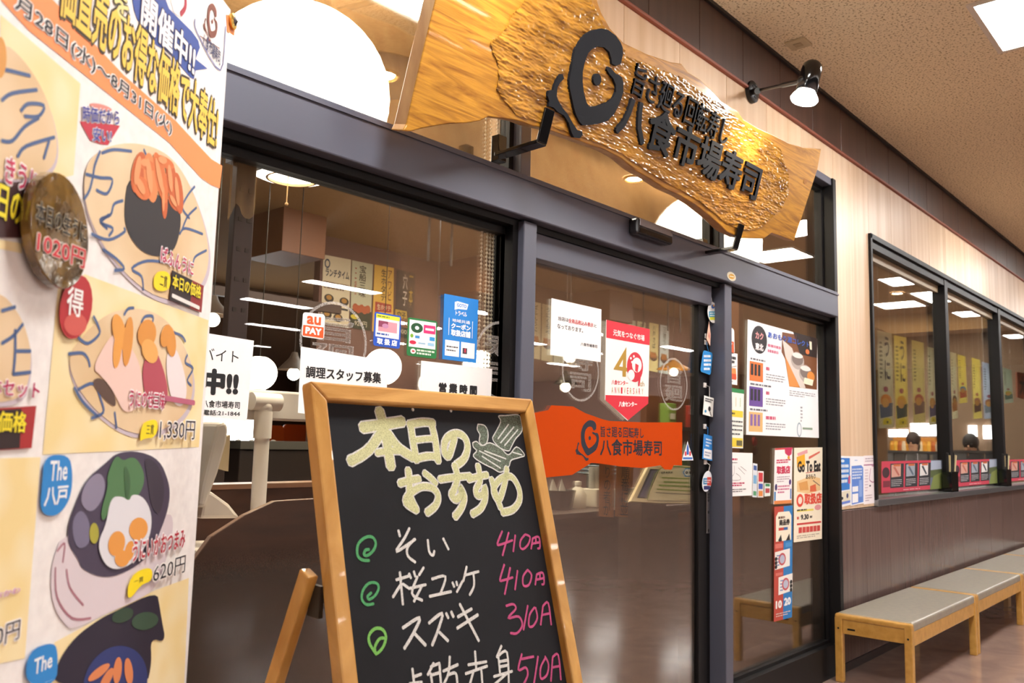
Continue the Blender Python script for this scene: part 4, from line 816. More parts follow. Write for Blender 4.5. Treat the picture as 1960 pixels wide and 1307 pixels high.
s = Sheet('tax_notice_sheet', 'square white notice with one red phrase on the sliding door', 'notice', PG, [(1055.5, 570.5), (1151, 592), (1149.5, 693), (1053, 679)], '#fbf9fa')
s.t('当店は', .13, .295, .33, .365, '#1c1a20', 1, .02); s.t('全商品税込み表示', .33, .295, .83, .375, '#c01c2c', 1, .03); s.t('と', .85, .31, .90, .365, '#1c1a20', 1, .02); s.t('なっております。', .12, .43, .62, .51, '#1c1a20', 1, .02); s.t('八食市場寿司', .58, .69, .92, .75, '#1c1a20', 1, .02); s.done()
c = [(1160, 612), (1243, 630), (1240, 768), (1158, 766)]
s = Sheet('anniversary_pennant', 'red and white pennant with golden 40 hanging on the sliding door', 'pennant', PF(GY-.006), c, '#f8f4f3', outline=[(1160, 612), (1243, 630), (1240, 771), (1200.5, 805), (1157.5, 765)], thick=.002)
s.r(0, 0, 1, .225, '#d8263a').poly([(0, .985), (0, .935), (1, .935), (1, 1.03), (.52, 1.25), (0, 1.0)], '#d8263a'); s.t('元気をつなぐ市場', .15, .10, .87, .18, '#fbeeee', 2, .03)
s.poly([(.17, .60), (.45, .30), (.45, .57), (.54, .575), (.54, .625), (.45, .62), (.45, .69), (.37, .69), (.37, .615), (.17, .61)], '#b08a2e', 2, 'numeral'); s.poly([(.29, .565), (.37, .47), (.37, .565)], '#f8f4f3', 3, 'numeral')
s.e(.66, .55, .19, .2, '#d02a3e', 2, 'numeral', .15, 28).e(.70, .52, .115, .10, '#f8f4f3', 3, 'numeral').e(.57, .66, .08, .07, '#f8f4f3', 3, 'numeral').poly([(.66, .50), (.74, .52), (.72, .62), (.66, .60)], '#d02a3e', 4, 'numeral').poly([(.74, .66), (.80, .66), (.77, .80), (.74, .80)], '#d02a3e', 4, 'numeral')
for x, y in ((.55, .44), (.62, .41), (.68, .44), (.58, .49)): s.e(x, y, .022, .018, '#f8f4f3', 5, 'numeral', n=8)
s.t('th', .79, .73, .89, .80, '#b08a2e', 2); s.t('八食センター', .13, .74, .50, .80, '#d8263a', 2, .03)
for i, ch in enumerate('ANNIVERSARY'): s.t(ch, .13+i*.07, .83, .13+i*.07+.035, .91, ('#b08a2e', '#d8263a')[i % 2], 2)
s.t('八食センター', .30, 1.01, .72, 1.075, '#fbeeee', 2, .05); s.done()
# orange die-cut sign on the door
def dz(*a): return [(1000+x/4.357, 740+y/4.357) for x, y in a]
o1 = dz((60, 225), (125, 215), (215, 195), (240, 155), (420, 165), (520, 220), (660, 270), (720, 285), (1020, 298), (1330, 297), (1328, 655), (1258, 655), (1240, 692), (1185, 690), (1150, 655), (1000, 678), (820, 665), (650, 640), (570, 635), (500, 680), (410, 735), (215, 755), (60, 765))
s = Sheet('door_sign', 'orange die-cut sign with navy emblem and shop lettering on the sliding door', 'sign', PF(GY-.003), [o1[0]], mat('#c24404', .8, 0, .1), outline=o1, px=True, thick=.002)
a, b = V(s.pl.px(*dz((437, 620))[0])), V(s.pl.px(*dz((637, 283))[0]))
for q in GN: s.mb('emblem').prism(s.pl, [(a.x+(b.x-a.x)*x, a.y+(b.y-a.y)*y) for x, y in q], s.h+DH, s.h+DH, mat('#1b2030', .5))
(x0, y0), (x1, y1) = dz((648, 418), (1008, 345)); s.t('旨さ廻る回転寿し', x0, y1, x1, y0, '#10141f', 1, .02)
(x0, y0), (x1, y1) = dz((646, 572), (1157, 450)); s.t('八食市場寿司', x0, y1, x1, y0, '#10141f', 1, .03); s.done()
r0 = [(1316, 844), (1319, 856), (1325, 872), (1327, 881), (1305, 881), (1309, 868), (1313, 856)]
s = Sheet('rocket_sticker', 'small white sticker shaped like a rocket beside the orange door sign', 'sticker', PG, [r0[0]], '#f2f2f4', outline=r0, px=True); s.poly([(1316, 848), (1318, 857), (1318, 870), (1314, 870), (1314, 857)], '#2a64c0'); s.r(1310.5, 864, 1313.5, 872, '#d8384a').r(1319, 864, 1322, 872, '#d8384a').r(1307, 875, 1325, 879, '#3f7ac8'); s.done()
# wobblers on the dark closing strip of the door
PW = PF(.03)
def wob(lab, card, base, arm, draw, armc='#e6e4e2'):
    s = Sheet('wobbler_tag', lab, 'shelf tag', PW, card[:4] if len(card) == 4 else [(min(p[0] for p in card), min(p[1] for p in card)), (max(p[0] for p in card), min(p[1] for p in card)), (max(p[0] for p in card), max(p[1] for p in card)), (min(p[0] for p in card), max(p[1] for p in card))], base, outline=card, group='tags on the dark door strip', thick=.001)
    p0 = W(*arm[0], .040); pts = [p0]+[W(*q, .032) for q in arm[1:]]
    mb = MB()
    for i in range(len(pts)-1): mb.bar(pts[i], pts[i+1], .009, .0012, mat(armc, .4), V((1, .3, 0)))
    o = mb.build('arm', s.root); MB().box(p0-V((.012, 0, .012)), p0+V((.012, .006, .012)), mat('#dcd9d6', .4)).build('adhesive_pad', o); draw(s); s.done()
def d_oval(s): s.r(.12, .45, .95, .72, '#2a9ac4').r(.2, .72, .85, .86, '#d8dc3c').e(.5, .22, .16, .1, '#3a6cc0', 2).e(.55, .18, .07, .05, '#e8a83c', 3).rows(.2, .48, .85, .7, 2, '#e6f4f8', .5)
wob('oval white and turquoise tag at the top of the door strip', [(1364+10*cos(2*pi*k/20), 598+20*sin(2*pi*k/20)+3*cos(2*pi*k/20)) for k in range(20)], '#eef0f2', [(1350, 555), (1360, 562), (1364, 582)], d_oval)
wob('narrow pale pink tag seen edge on below the oval tag', [(1357, 615), (1360, 640), (1359, 662), (1352, 648)], '#e8b9a4', [(1353, 643), (1356, 645)], lambda s: s.r(.3, .4, .7, .7, '#c87a6a'))
c = [(1346, 670), (1364, 675), (1360, 718), (1340, 711)]
wob('bright blue rounded tag with white print in the middle of the door strip', rr(c, .15), '#2388d2', [(1352, 655), (1356, 672)], lambda s: s.rows(.25, .15, .85, .85, 4, '#e2f0fa', .55), '#2a8cd4')
wob('white tag with small black key drawing on the door strip', [(1348, 757), (1366, 762), (1364, 798), (1345, 793)], '#eef2f0', [(1350, 737), (1358, 740), (1358, 760)], lambda s: (s.rows(.1, .08, .9, .3, 2, '#3a3c40', .6), s.e(.6, .62, .13, .13, '#1c1c20', 2), s.line([(.6, .65), (.8, .95)], .006, '#1c1c20'), s.e(.22, .8, .1, .08, '#2a8cc0', 2)))
wob('blue and white tag on the lower door strip', [(1347, 830), (1363, 835), (1363, 882), (1344, 878)], '#2a82d0', [(1350, 816), (1355, 818), (1355, 832)], lambda s: (s.r(.1, .58, .95, .95, '#eef0f4'), s.rows(.25, .12, .9, .5, 3, '#cfe2f4', .5), s.rows(.2, .65, .8, .88, 2, '#9aa0b4', .5)), '#2a82d0')
wob('oval blue and red tag at the foot of the door strip', [(1353+9*cos(2*pi*k/20)+4*sin(2*pi*k/20)*-.6, 921+20*sin(2*pi*k/20)) for k in range(20)], '#dfe6ee', [(1351, 884), (1359, 890), (1356, 905)], lambda s: (s.r(.1, .35, .5, .65, '#3f8ab8'), s.r(.5, .3, .92, .7, '#c8443a'), s.r(.15, .72, .8, .9, '#2a2f66'), s.rows(.2, .4, .85, .6, 2, '#f0e8e6', .4)))
# side pane
s = Sheet('payment_sticker', 'white sticker with black marks and orange picture beside the door post', 'sticker', PG, [(1376, 670), (1411.5, 677), (1411, 737), (1376, 731)], PAPER); s.rows(.5, .1, .9, .35, 2, '#2c2a30', .7).line([(.5, .5), (.95, .4)], .003, '#8a7a6a').poly([(.5, .5), (.9, .48), (.95, .8), (.5, .85)], '#e8924a', 2, 'picture').r(.5, .66, .92, .84, '#d9542c', 3, 'picture').rows(.5, .88, .9, .95, 1, '#6a6a70', .5); s.done()
s = Sheet('guide_poster', 'white poster with green head and yellow bands next to the door post', 'poster', PG, [(1374, 738), (1424, 746), (1422, 858), (1374, 856)], '#eef2ea'); s.r(0, 0, 1, .07, '#2a8a4c').r(0, .37, .97, .48, '#ecd23c').r(0, .83, .98, .98, '#ecd23c'); s.line([(.45, .2), (.5, .3)], .005, '#3a9ad0').e(.4, .17, .08, .04, '#e8d23c', 2).line([(.85, .15), (.85, .3)], .004, '#8ab86a').line([(.68, .15), (.68, .3)], .004, '#d8b86a').rows(.45, .4, .8, .45, 1, '#5a5020', .6).rows(.4, .52, .95, .8, 4, '#55585a', .35).r(.72, .87, .95, .96, '#6a6440', 3); s.done()
s = Sheet('notice_sheet', 'white notice with pink heading and bottle sketch beside the door post', 'notice', PG, [(1378, 865), (1440.5, 867), (1439, 948), (1377, 951)], PAPER); s.rows(.25, .13, .72, .18, 1, '#c02a5a', .8).rows(.35, .22, .65, .25, 1, '#5a565a', .5).line([(.42, .3), (.42, .48), (.36, .55), (.35, .63), (.6, .63), (.6, .55), (.48, .48)], .002, '#6a666a').line([(.55, .35), (.75, .5)], .002, '#6a666a').line([(.62, .32), (.8, .42)], .002, '#6a666a').rows(.3, .68, .75, .78, 2, '#c02a5a', .6).rows(.2, .82, .8, .92, 2, '#6a666a', .4); s.done()
s = Sheet('drinks_poster', 'large white poster with tasting glasses on wood in the side pane', 'poster', PG, [(1431, 611), (1564, 648), (1567, 838), (1428, 832)], '#f3f4f6')
s.poly([(.46, .03), (1, 0), (.98, .52), (.56, .53), (.5, .28), (.45, .22)], '#7a4a2a', 1, 'photo'); s.poly([(.62, .0), (1, 0), (.99, .2), (.72, .2)], '#2a1c18', 2, 'photo'); s.poly([(.5, .25), (.6, .3), (.78, .52), (.56, .53)], '#dd9048', 2, 'photo'); s.poly([(.46, .1), (.6, .16), (.8, .52), (.72, .53), (.5, .25)], '#d8cdc4', 3, 'photo')
for x, y in ((.68, .27), (.8, .38)): s.e(x, y, .1, .085, '#b9aca4', 4, 'photo').e(x, y-.015, .085, .06, '#7f716b', 5, 'photo').e(x, y-.05, .08, .025, '#e6e0da', 6, 'photo')
s.e(.88, .4, .06, .05, '#d98a3c', 7, 'photo').poly([(.78, .42), (.92, .43), (.9, .49), (.76, .48)], '#efe6cc', 8, 'photo').poly([(.86, .05), (.9, .05), (.9, .13), (.87, .13)], '#e8dcc4', 7, 'photo').e(.83, .16, .03, .025, '#d9743c', 7, 'photo'); s.line([(.66, .02), (.66, .1)], .004, '#8a4a48', 3, 'photo')
s.e(.15, .155, .10, .125, '#2a262a', 1, 'seal', n=26); s.t('カク', .10, .09, .20, .15, '#e8a0a0', 2, .04); s.t('東北', .10, .19, .20, .25, '#f0e8e8', 2, .05); s.t('あおもり酒コレクト', .26, .06, .86, .115, '#3f62b8', 6, .03); s.rows(.26, .16, .44, .26, 2, '#cf7a92', .5, 2)
for y, c1, c2 in ((.36, '#e27838', '#2a2628'), (.58, '#6a4a9c', '#2a2630'), (.80, '#e2b878', '#8a6aa8')):
    s.r(.03, y, .2, y+.17, c1, 1, 'picture')
    for i in range(3): s.r(.045+i*.045, y+.02, .075+i*.045, y+.12, c2, 2, 'picture')
    s.rows(.04, y-.035, .35, y-.01, 1, '#6a6c74', .6, 2, int(y*10)); s.rows(.24, y+.02, .32+(y > .7)*.15, y+.06, 1, '#cf5a7a', .7, 2); s.rows(.24, y+.08, .5, y+.15, 3, '#9a9ca4', .4, 2, int(y*20))
s.rows(.56, .56, .95, .62, 3, '#a2a2aa', .4); s.rows(.72, .70, .75, .86, 5, '#9a9ca4', .5); s.e(.7, .93, .035, .07, '#9ab0bc', 2).e(.7, .93, .025, .055, '#eef0f4', 3).r(.75, .905, .9, .925, '#88a08c', 2); s.done()
for (c, base, lab, dr) in (([(1441, 886), (1449.5, 888), (1448.5, 952), (1440, 951)], '#dfe4ea', 'strip of card payment marks beside the white notice', (('#7ab0d8', .35, .6), ('#3a5a9c', .06, .2), ('#58a070', .82, .95))), ([(1450, 901), (1461.5, 902), (1461, 952), (1450, 952)], '#e8e2de', 'sticker with red, blue and orange card marks on the side pane', (('#c8343c', .06, .4), ('#3c5ab0', .48, .68), ('#e08a3c', .75, .95))), ([(1463, 924), (1475, 925), (1474, 949), (1463, 950)], '#e2ece4', 'small green edged card sticker on the side pane', (('#3a8a58', .05, .25), ('#b8484c', .4, .75)))):
    s = Sheet('card_sticker', lab, 'sticker', PG, c, base)
    for col, a, b in dr: s.r(.15, a, .85, b, col)
    s.done()
s = Sheet('campaign_flyer', 'narrow white flyer with pink lettering 取扱店 in the side pane', 'flyer', PG, [(1483, 858), (1516.5, 856), (1515, 963), (1480.5, 965)], '#f8f2f2'); s.r(0, 0, 1, .03, '#d84a4a').poly([(.55, 0), (.98, 0), (.95, .12), (.8, .16), (.58, .1)], '#c8305c').e(.78, .18, .07, .03, '#e8a82c', 3); s.rows(.1, .2, .9, .28, 2, '#d04a6c', .6); s.t('取扱店', .13, .33, .87, .46, '#d0345a', 2, .05); s.rows(.15, .5, .85, .62, 3, '#b8a8b4', .4).rows(.2, .66, .85, .82, 3, '#cf7a9a', .5); s.e(.88, .62, .06, .05, '#4a2a7a', 3).e(.1, .7, .06, .06, '#3a2a6a', 3).r(.02, .78, .1, .94, '#3f8ac8').r(.9, .74, .97, .92, '#4a7ac0').r(.02, .94, .98, 1, '#e08a4a'); s.done()
s = Sheet('dining_campaign_poster', 'cream poster with bold Go To Eat lettering and red 取扱店 in the side pane', 'poster', PG, [(1520, 857), (1574, 856), (1573, 1031), (1519, 1038)], '#f4ead2')
s.poly([(.08, .1), (.36, .07), (.38, .2), (.1, .21)], '#eeb02c').poly([(.1, .06), (.45, .02), (.46, .06), (.12, .09)], '#e0a0a4').poly([(.5, .1), (.9, .04), (.9, .06), (.5, .13)], '#d8705c'); s.t('Go To Eat', .12, .15, .92, .26, '#1f1c1c', 2, .05); s.line([(.4, .275), (.92, .255)], .004, '#c83c34', 2); s.t('あおもり', .4, .29, .74, .34, '#1f1c1c', 2, .03)
s.poly([(.1, .36), (.6, .31), (.92, .34), (.93, .47), (.5, .5), (.1, .47)], '#ecc890', 1, 'picture').poly([(.15, .38), (.45, .36), (.5, .46), (.2, .46)], '#dca05a', 2, 'picture').poly([(.55, .42), (.75, .4), (.78, .48), (.55, .48)], '#dd6a44', 2, 'picture').line([(.65, .36), (.9, .42)], .006, '#8a7a6a', 3, 'picture')
s.e(.2, .565, .12, .07, '#e0503c', 2, n=16).e(.2, .565, .07, .04, '#f6e2d2', 3, n=12); s.t('取扱店', .36, .50, .97, .61, '#e0503c', 2, .05); s.r(.1, .665, .68, .685, '#e8d85c', 1).rows(.1, .655, .7, .68, 1, '#2a2626', .6).e(.84, .655, .12, .03, '#e29a9c', 1); s.t('9.30', .24, .72, .5, .77, '#2a2626', 2, .05); s.rows(.55, .73, .7, .77, 1, '#5a4a44', .6).rows(.1, .73, .22, .77, 1, '#d84a3c', .7).r(.1, .805, .96, .825, '#d0403c')
for i in range(6): s.r(.16+i*.13, .85, .27+i*.13, .91, '#cf4a44', 2, 'logo')
s.rows(.1, .93, .9, .97, 2, '#a89a88', .4); s.done()
s = Sheet('voucher_strip', 'tall narrow red and blue voucher flyer low in the side pane', 'flyer', PG, [(1482, 970), (1517, 967), (1515.5, 1181), (1481, 1190)], '#c04a3c'); s.r(.5, 0, 1, 1, '#2a7cc0'); s.poly([(.2, .05), (.8, .05), (.92, .09), (.92, .31), (.08, .31), (.08, .09)], '#f2ead4', 2); s.rows(.2, .08, .85, .12, 1, '#6a4a34', .5, 3); s.t('商品券', .26, .12, .82, .17, '#2c2420', 3, .05); s.r(.22, .19, .5, .215, '#c8443c', 3).r(.5, .19, .72, .215, '#2a64a8', 3).poly([(.2, .3), (.35, .25), (.4, .31), (.25, .31)], '#2a2628', 4).poly([(.65, .3), (.8, .25), (.85, .31), (.6, .31)], '#2a2628', 4).r(.6, .33, .95, .37, '#4a94d0', 2).r(.05, .33, .45, .37, '#d8766a', 2)
for y in (.4, .625):
    dx = .2*(y > .5); s.poly([(.03+dx, y), (.85+dx*.8, y-.015), (.85+dx*.8, y+.14), (.03+dx, y+.155)], '#f0ece6', 2); s.e(.42+dx, y+.07, .2, .055, '#c8545c', 3).e(.42+dx, y+.07, .14, .038, '#b8bcd0', 4).rows(.12+dx, y+.02, .3+dx, y+.13, 4, '#5a7ab8', .4, 3)
    for i in range(3): s.e((.08 if y < .5 else .92), y+.06+i*.035, .07, .018, '#1c1a1e', 5, n=8)
s.r(.08, .585, .45, .61, '#d8766a', 2); s.t('10', .1, .83, .4, .89, '#f4ece8', 3, .06); s.t('20', .56, .82, .9, .88, '#eef2f8', 3, .06); s.rows(.1, .93, .9, .97, 2, '#e0c8c0', .4, 3); s.done()
# three notices on the wood wall
PWl = PF(-.0015)
s = Sheet('wall_notice', 'bright blue health notice pinned on the wood wall, leftmost of three', 'notice', PWl, [(1605.5, 872), (1628, 873), (1628, 966), (1605.5, 972)], '#f0f2f4'); s.r(.03, .04, .92, .68, '#2a7ad0').e(.3, .1, .16, .03, '#dcecf8', 2).r(.78, .4, .95, .56, '#c04a78', 2).rows(.15, .15, .8, .55, 4, '#e2effa', .6, 3).r(.08, .7, .95, .9, '#e2dac4', 2).e(.25, .83, .1, .03, '#2a2a40', 3).e(.7, .8, .09, .05, '#3a3a6a', 3).r(.05, .9, .95, .95, '#6a86d8', 2); s.done()
s = Sheet('wall_notice', 'pale blue notice with white code panel pinned in the middle of three', 'notice', PWl.off(.002), [(1627.5, 873), (1653, 873), (1653.5, 963), (1628, 968)], '#f0f3f8'); s.poly([(.08, .2), (.8, .19), (.95, .24), (.95, .97), (.08, .98)], '#5a86d8').rows(.12, .24, .85, .48, 4, '#d4e2f6', .55, 2).r(.12, .62, .55, .73, '#eef2f8', 2).r(.12, .77, .55, .95, '#f4f6fa', 2).r(.62, .5, .85, .85, '#88aae6', 2).rows(.3, .07, .7, .1, 1, '#9ab4dc', .6); s.done()
s = Sheet('wall_notice', 'white notice with purple line drawing pinned nearest the window', 'notice', PWl, [(1653, 872), (1678.5, 871), (1679, 962), (1653, 965.5)], '#f4eef2'); s.r(0, .185, 1, .205, '#9a3a7a').rows(.1, .04, .9, .14, 2, '#b0a0b0', .4).line([(.5, .27), (.42, .45), (.45, .52), (.7, .56), (.82, .45), (.85, .25), (.6, .22)], .006, '#a04a84', 2).rows(.08, .27, .3, .75, 8, '#cbb8c6', .35).rows(.1, .8, .6, .95, 3, '#b8a8b4', .4).e(.88, .92, .07, .03, '#1a1a22', 2).e(.45, .63, .06, .02, '#4a4a5a', 2); s.done()
# etched round marks on the panes
M_etch = coverage('etched_glass', '#cfcac6', .42, 300, .3)
def etch(root, px_, py_, rpx, txt, y=GY-.0008):
    pl = PF(y); c = V(pl.px(px_, py_)); r = (V(pl.px(px_, py_-rpx))-c).length; mb = MB(); n = 48
    vs = [pl.pt(c.x+k*r*cos(2*pi*i/n), c.y+k*r*sin(2*pi*i/n)) for k in (.93, 1.0) for i in range(n)]; mb.add(vs, [(i, n+i, n+(i+1) % n, (i+1) % n) for i in range(n)], M_etch)
    g, f_ = glyphs(txt, .03); mb.add([pl.pt(c.x+(x-.5)*1.25*r, c.y+(y_-.5)*1.3*r) for x, y_, k_ in g], f_, M_etch); mb.build('etched_mark', root)
etch(w1, 640, 655, 78, '旨\n廻'); etch(w1, 960, 690, 75, '寿\n司'); etch(d1, 1112, 710, 58, '寿\n司'); etch(d1, 1290, 735, 50, '旨\n廻')
# ================================================================== INSIDE THE SHOP
PBk = PF(4.94)
def strip(c, base, label, txt, tc, pic, price=None, bold=.02, side=None):
    s = Sheet('menu_strip', label, 'menu strip', PBk, c, base, 'menu strips on the back wall')
    s.t(vert(txt), .36, .05, .68 if not side else .6, .52, tc, 2, bold)
    if side: s.t(vert(side[0]), .70, .05, .90, .5, side[1], 2, .01)
    pic(s)
    if price: s.t(price, .15, .87, .85, .95, '#e8dcc0', 5, .01)
    s.done()
def food(a, b): return lambda s: (s.e(.5, .70, .4, .09, b, 3, 'picture'), [s.e(.25+.16*i, .66, .1, .06, a, 4, 'picture', .4) for i in range(4)])
s = Sheet('menu_strip', 'wide grey menu strip with brush lettering and bowls on the back wall', 'menu strip', PBk, [(619, 487), (672, 497), (667, 628), (614, 618)], '#d0c2a6', 'menu strips on the back wall')
s.e(.15, .12, .1, .07, '#33405a', 2).e(.15, .12, .06, .045, '#d0c2a6', 3); s.t('ランチタイム', .1, .19, .95, .30, '#2c3448', 2, .04); s.rows(.05, .36, .95, .5, 2, '#5a3a2a', .4)
for x, y in ((.25, .62), (.8, .63), (.2, .86), (.6, .88)): s.e(x, y, .17, .06, '#2c2620', 3, 'picture').e(x, y-.01, .1, .035, '#a87a34', 4, 'picture')
s.r(.05, .70, .4, .73, '#232833', 3).r(.6, .73, .95, .76, '#232833', 3); s.done()
strip([(674, 498), (714, 506), (709, 633), (670, 627)], '#b8b69c', 'grey green menu strip with 920 yen price on the back wall', '宝船三味', '#26241e', lambda s: (s.r(0, .72, 1, 1, '#26301f', 1, 'picture'), [s.e(.22+.15*i, .69+.02*(i % 2), .14, .06, '#a8502a', 3, 'picture') for i in range(5)], s.e(.2, .83, .2, .035, '#c8b42a', 3, 'picture'), s.t(vert('三種'), .14, .1, .24, .5, '#a03a30', 2), s.t('920円', .2, .88, .8, .96, '#d8cdb8', 4)), None)
strip([(717, 506), (754, 513), (752, 640), (712, 634)], '#d8ac48', 'ochre menu strip with 生ホタテ lettering on the back wall', '生ホタテ', '#231d14', lambda s: (s.poly([(.1, .55), (.9, .56), (.9, .68), (.3, .69), (.1, .74)], '#a02a24', 2, 'picture'), s.t('生ホタテ', .2, .58, .85, .66, '#e0c8a8', 3, .03), s.e(.5, .84, .4, .1, '#a8743c', 3, 'picture')), side=('アワビ', '#6a3026'))
strip([(759, 515), (795, 523), (791, 650), (755, 643)], '#2f2d30', 'black menu strip with 一本穴子 in white and yellow on the back wall', '穴子', '#cfc8bc', lambda s: (s.poly([(0, .6), (.6, .6), (.65, .72), (0, .75)], '#b89a3c', 2, 'picture'), s.t('穴子', .1, .62, .55, .72, '#2a241c', 3, .04), s.e(.6, .78, .4, .07, '#8a5a44', 3, 'picture'), s.t('1000円', .1, .87, .9, .95, '#d8cdb8', 4)), side=('一本', '#c8a62a'))
names = [(1015, 576, 1036, 'ばふんうに', '#e6dab0'), (1038, 581, 1060, 'うにくらべ', '#e6dab0'), (1062, 586, 1082, 'いくら', '#d8d8bc'), (1085, 590, 1105, '中とろ', '#e2cf98'), (1163, 604, 1180, 'あなご', '#d8d8b0'), (1182, 608, 1198, 'かに', '#e0c880'), (1200, 611, 1217, 'えび', '#c8d2b8'), (1220, 614, 1236, 'ほたて', '#d8d0a4'), (1243, 617, 1261, '八戸さば', '#ecd894'), (1264, 621, 1281, '三陸うに', '#d2dcd6')]
for i, (x0, y0, x1, tx, bc) in enumerate(names):
    hgt = 108 if i < 4 else 92
    dy = (x1-x0)*.2; strip([(x0, y0), (x1, y0+dy), (x1-2, y0+dy+hgt), (x0-2, y0+hgt)], bc, 'menu strip on the back wall behind the sliding door, %s from the left' % ('first', 'second', 'third', 'fourth', 'fifth', 'sixth', 'seventh', 'eighth', 'ninth', 'tenth')[i], tx, '#2a2620', food('#b8702c', '#55392a'))
# hanging rods, bead chains
for i, (px_, py_) in enumerate(((823, 413), (866, 425), (1232, 553), (1279, 563), (1302, 568))):
    p = WZ(px_, py_, ZI); o = MB().tube([p, p-V((0, 0, .42 if i < 2 else .5))], .012, mat('#140e0a', .6), 8).build('hanging_rod', None)
    tag(o, 'thin dark rod hanging from the shop ceiling, number %s from the left' % ('one', 'two', 'three', 'four', 'five')[i], 'rod', 'rods hanging from the ceiling')
    o['label'] = ('thin dark ceiling rod left of the blue coupon poster', 'thin dark ceiling rod directly above the blue coupon poster', 'thin ceiling rod above the red pennant', 'thin ceiling rod right of the hanging box in the door pane', 'rightmost thin ceiling rod in the door pane')[i]
chain_m = mat('#e6dcc8', .4)
beads = bmesh.new(); bmesh.ops.create_icosphere(beads, subdivisions=1, radius=.0055)
bv = [v.co.copy() for v in beads.verts]; bf = [tuple(v.index for v in f_.verts) for f_ in beads.faces]; beads.free()
for i, px_ in enumerate((924, 934, 940, 946)):
    top = W(px_, 405, .08); z1_, z0_ = 2.19, (1.45 if i == 0 else 1.52); mb = MB(); z = z1_
    while z > z0_: mb.add([V((top.x, .08, z))+v for v in bv], bf, chain_m); z -= .0155
    mb.tube([(top.x, .08, z1_), (top.x, .08, z0_)], .0012, chain_m, 5)
    tag(mb.build('bead_chain'), ('leftmost bead chain of the blind by the left mullion', 'second bead chain of the blind by the left mullion', 'third bead chain of the blind by the left mullion', 'rightmost bead chain of the blind by the left mullion')[i], 'chain', 'bead chains of the blind')
for i, px_ in enumerate((924, 934, 946)):
    top = W(px_+6, 250, .08); mb = MB(); z = 3.05
    while z > 2.42: mb.add([V((top.x, .08, z))+v for v in bv], bf, chain_m); z -= .0155
    mb.tube([(top.x, .08, 3.05), (top.x, .08, 2.42)], .0012, chain_m, 5)
    tag(mb.build('bead_chain'), ('left bead chain behind the transom under the sign', 'middle bead chain behind the transom under the sign', 'right bead chain behind the transom under the sign')[i], 'chain', 'bead chains of the blind')
# slotted grey upright and the folded bag by the banner
p = W(459, 450, .16); r = empty('slotted_rail', (p.x, .16, 2.2), 'grey slotted metal rail hanging behind the left pane beside the banner', 'rail')
MB().box((p.x-.032, .14, 1.62), (p.x+.032, .17, 2.2), mat('#3a3438', .4, .3)).build('upright', r, bevel=.003)
k = MB()
for i in range(6): k.box((p.x-.02, .138, 1.66+i*.09), (p.x-.008, .141, 1.672+i*.09), M_black).box((p.x+.008, .138, 1.66+i*.09), (p.x+.02, .141, 1.672+i*.09), M_black)
k.build('slots', r); MB().box((p.x-.05, .09, 2.195), (p.x+.05, .18, 2.21), mat('#4a464a', .4, .5)).build('hanger_plate', r)
M_bag = coverage('clear_vinyl', '#c8a878', .38, 9, .3)
mb = MB(); pl = PF(.108); a = V(pl.px(444, 285)); b = V(pl.px(497, 285)); n = 8; vs = []
zb = [V(pl.px(0, 0))]
low = [(446, 425), (452, 415), (462, 392), (470, 400), (478, 412), (486, 420), (494, 425), (498, 418), (499, 405)]
for i in range(n+1):
    u = a.x+(b.x-a.x)*i/n; v = V(pl.px(*low[i])).y; y = .108+.006*sin(i*1.7); vs += [(u, y, 2.22), (u, y, v)]
mb.add(vs, [(2*i, 2*i+1, 2*i+3, 2*i+2) for i in range(n)], M_bag); tag(mb.build('vinyl_curtain'), 'clear wrinkled vinyl sheet hanging below the big lantern', 'curtain')
# reception counter with sloping side, till, white pipe stand
M_cnt = texmat('counter_wood', '#4a2f24', '#5e3d2f', (2, 2, 12), 2, 5, .35)
pc = PF(.32); cu = [pc.px(*q) for q in ((352, 1100), (405, 1027), (470, 985), (527, 959), (590, 955), (600, 957))]
xr = 2.3; cu = cu[:-1]+[(xr, cu[-2][1]), (xr, 0), (cu[0][0], 0)]
ct = empty('reception_counter', (1.6, .4, 0), 'dark brown reception counter with sloping side behind the left pane', 'counter')
MB().prism(pc, cu, -.025, 0, M_cnt, mat('#7a5a48', .4)).build('side_panel', ct, bevel=.003)
MB().box((.7, .6, .9), (2.3, 1.15, .94), mat('#5a4236', .3)).build('counter_top', ct, bevel=.004); MB().box((.75, 1.10, 0), (2.3, 1.14, 1.17), M_cnt).build('rear_panel', ct); MB().box((.74, 1.06, 1.17), (2.32, 1.18, 1.19), mat('#8a6650', .35)).build('rear_cap', ct)
MB().box((.75, .36, 0), (2.28, 1.1, .08), M_cnt).build('plinth', ct)
t0 = W(425, 990, .72); pt_ = empty('till_terminal', (t0.x, .75, .94), 'white till terminal with tilted screen beside the banner', 'till'); M_tw = mat('#d8d0c8', .35)
x = t0.x
MB().add([V(q) for q in ((x-.13, .60, .94), (x+.16, .60, .94), (x+.16, .95, .94), (x-.13, .95, .94), (x-.13, .60, 1.0), (x+.16, .60, .985), (x+.16, .95, .985), (x-.13, .95, 1.0))], [(0, 3, 2, 1), (4, 5, 6, 7), (0, 1, 5, 4), (1, 2, 6, 5), (2, 3, 7, 6), (3, 0, 4, 7)], M_tw).build('base', pt_, bevel=.012)
pn = PF(.74)
MB().prism(pn, [pn.px(*q) for q in ((383, 993), (390, 955), (396, 938), (408, 942), (440, 965), (462, 992))], -.1, 0, M_tw).build('neck', pt_, bevel=.012)
MB().prism(pn, [pn.px(*q) for q in ((372, 968), (378, 930), (398, 850), (410, 810), (424, 806), (430, 818), (427, 845), (410, 905), (395, 945), (386, 972))], -.26, .03, M_tw).build('screen', pt_, bevel=.012)
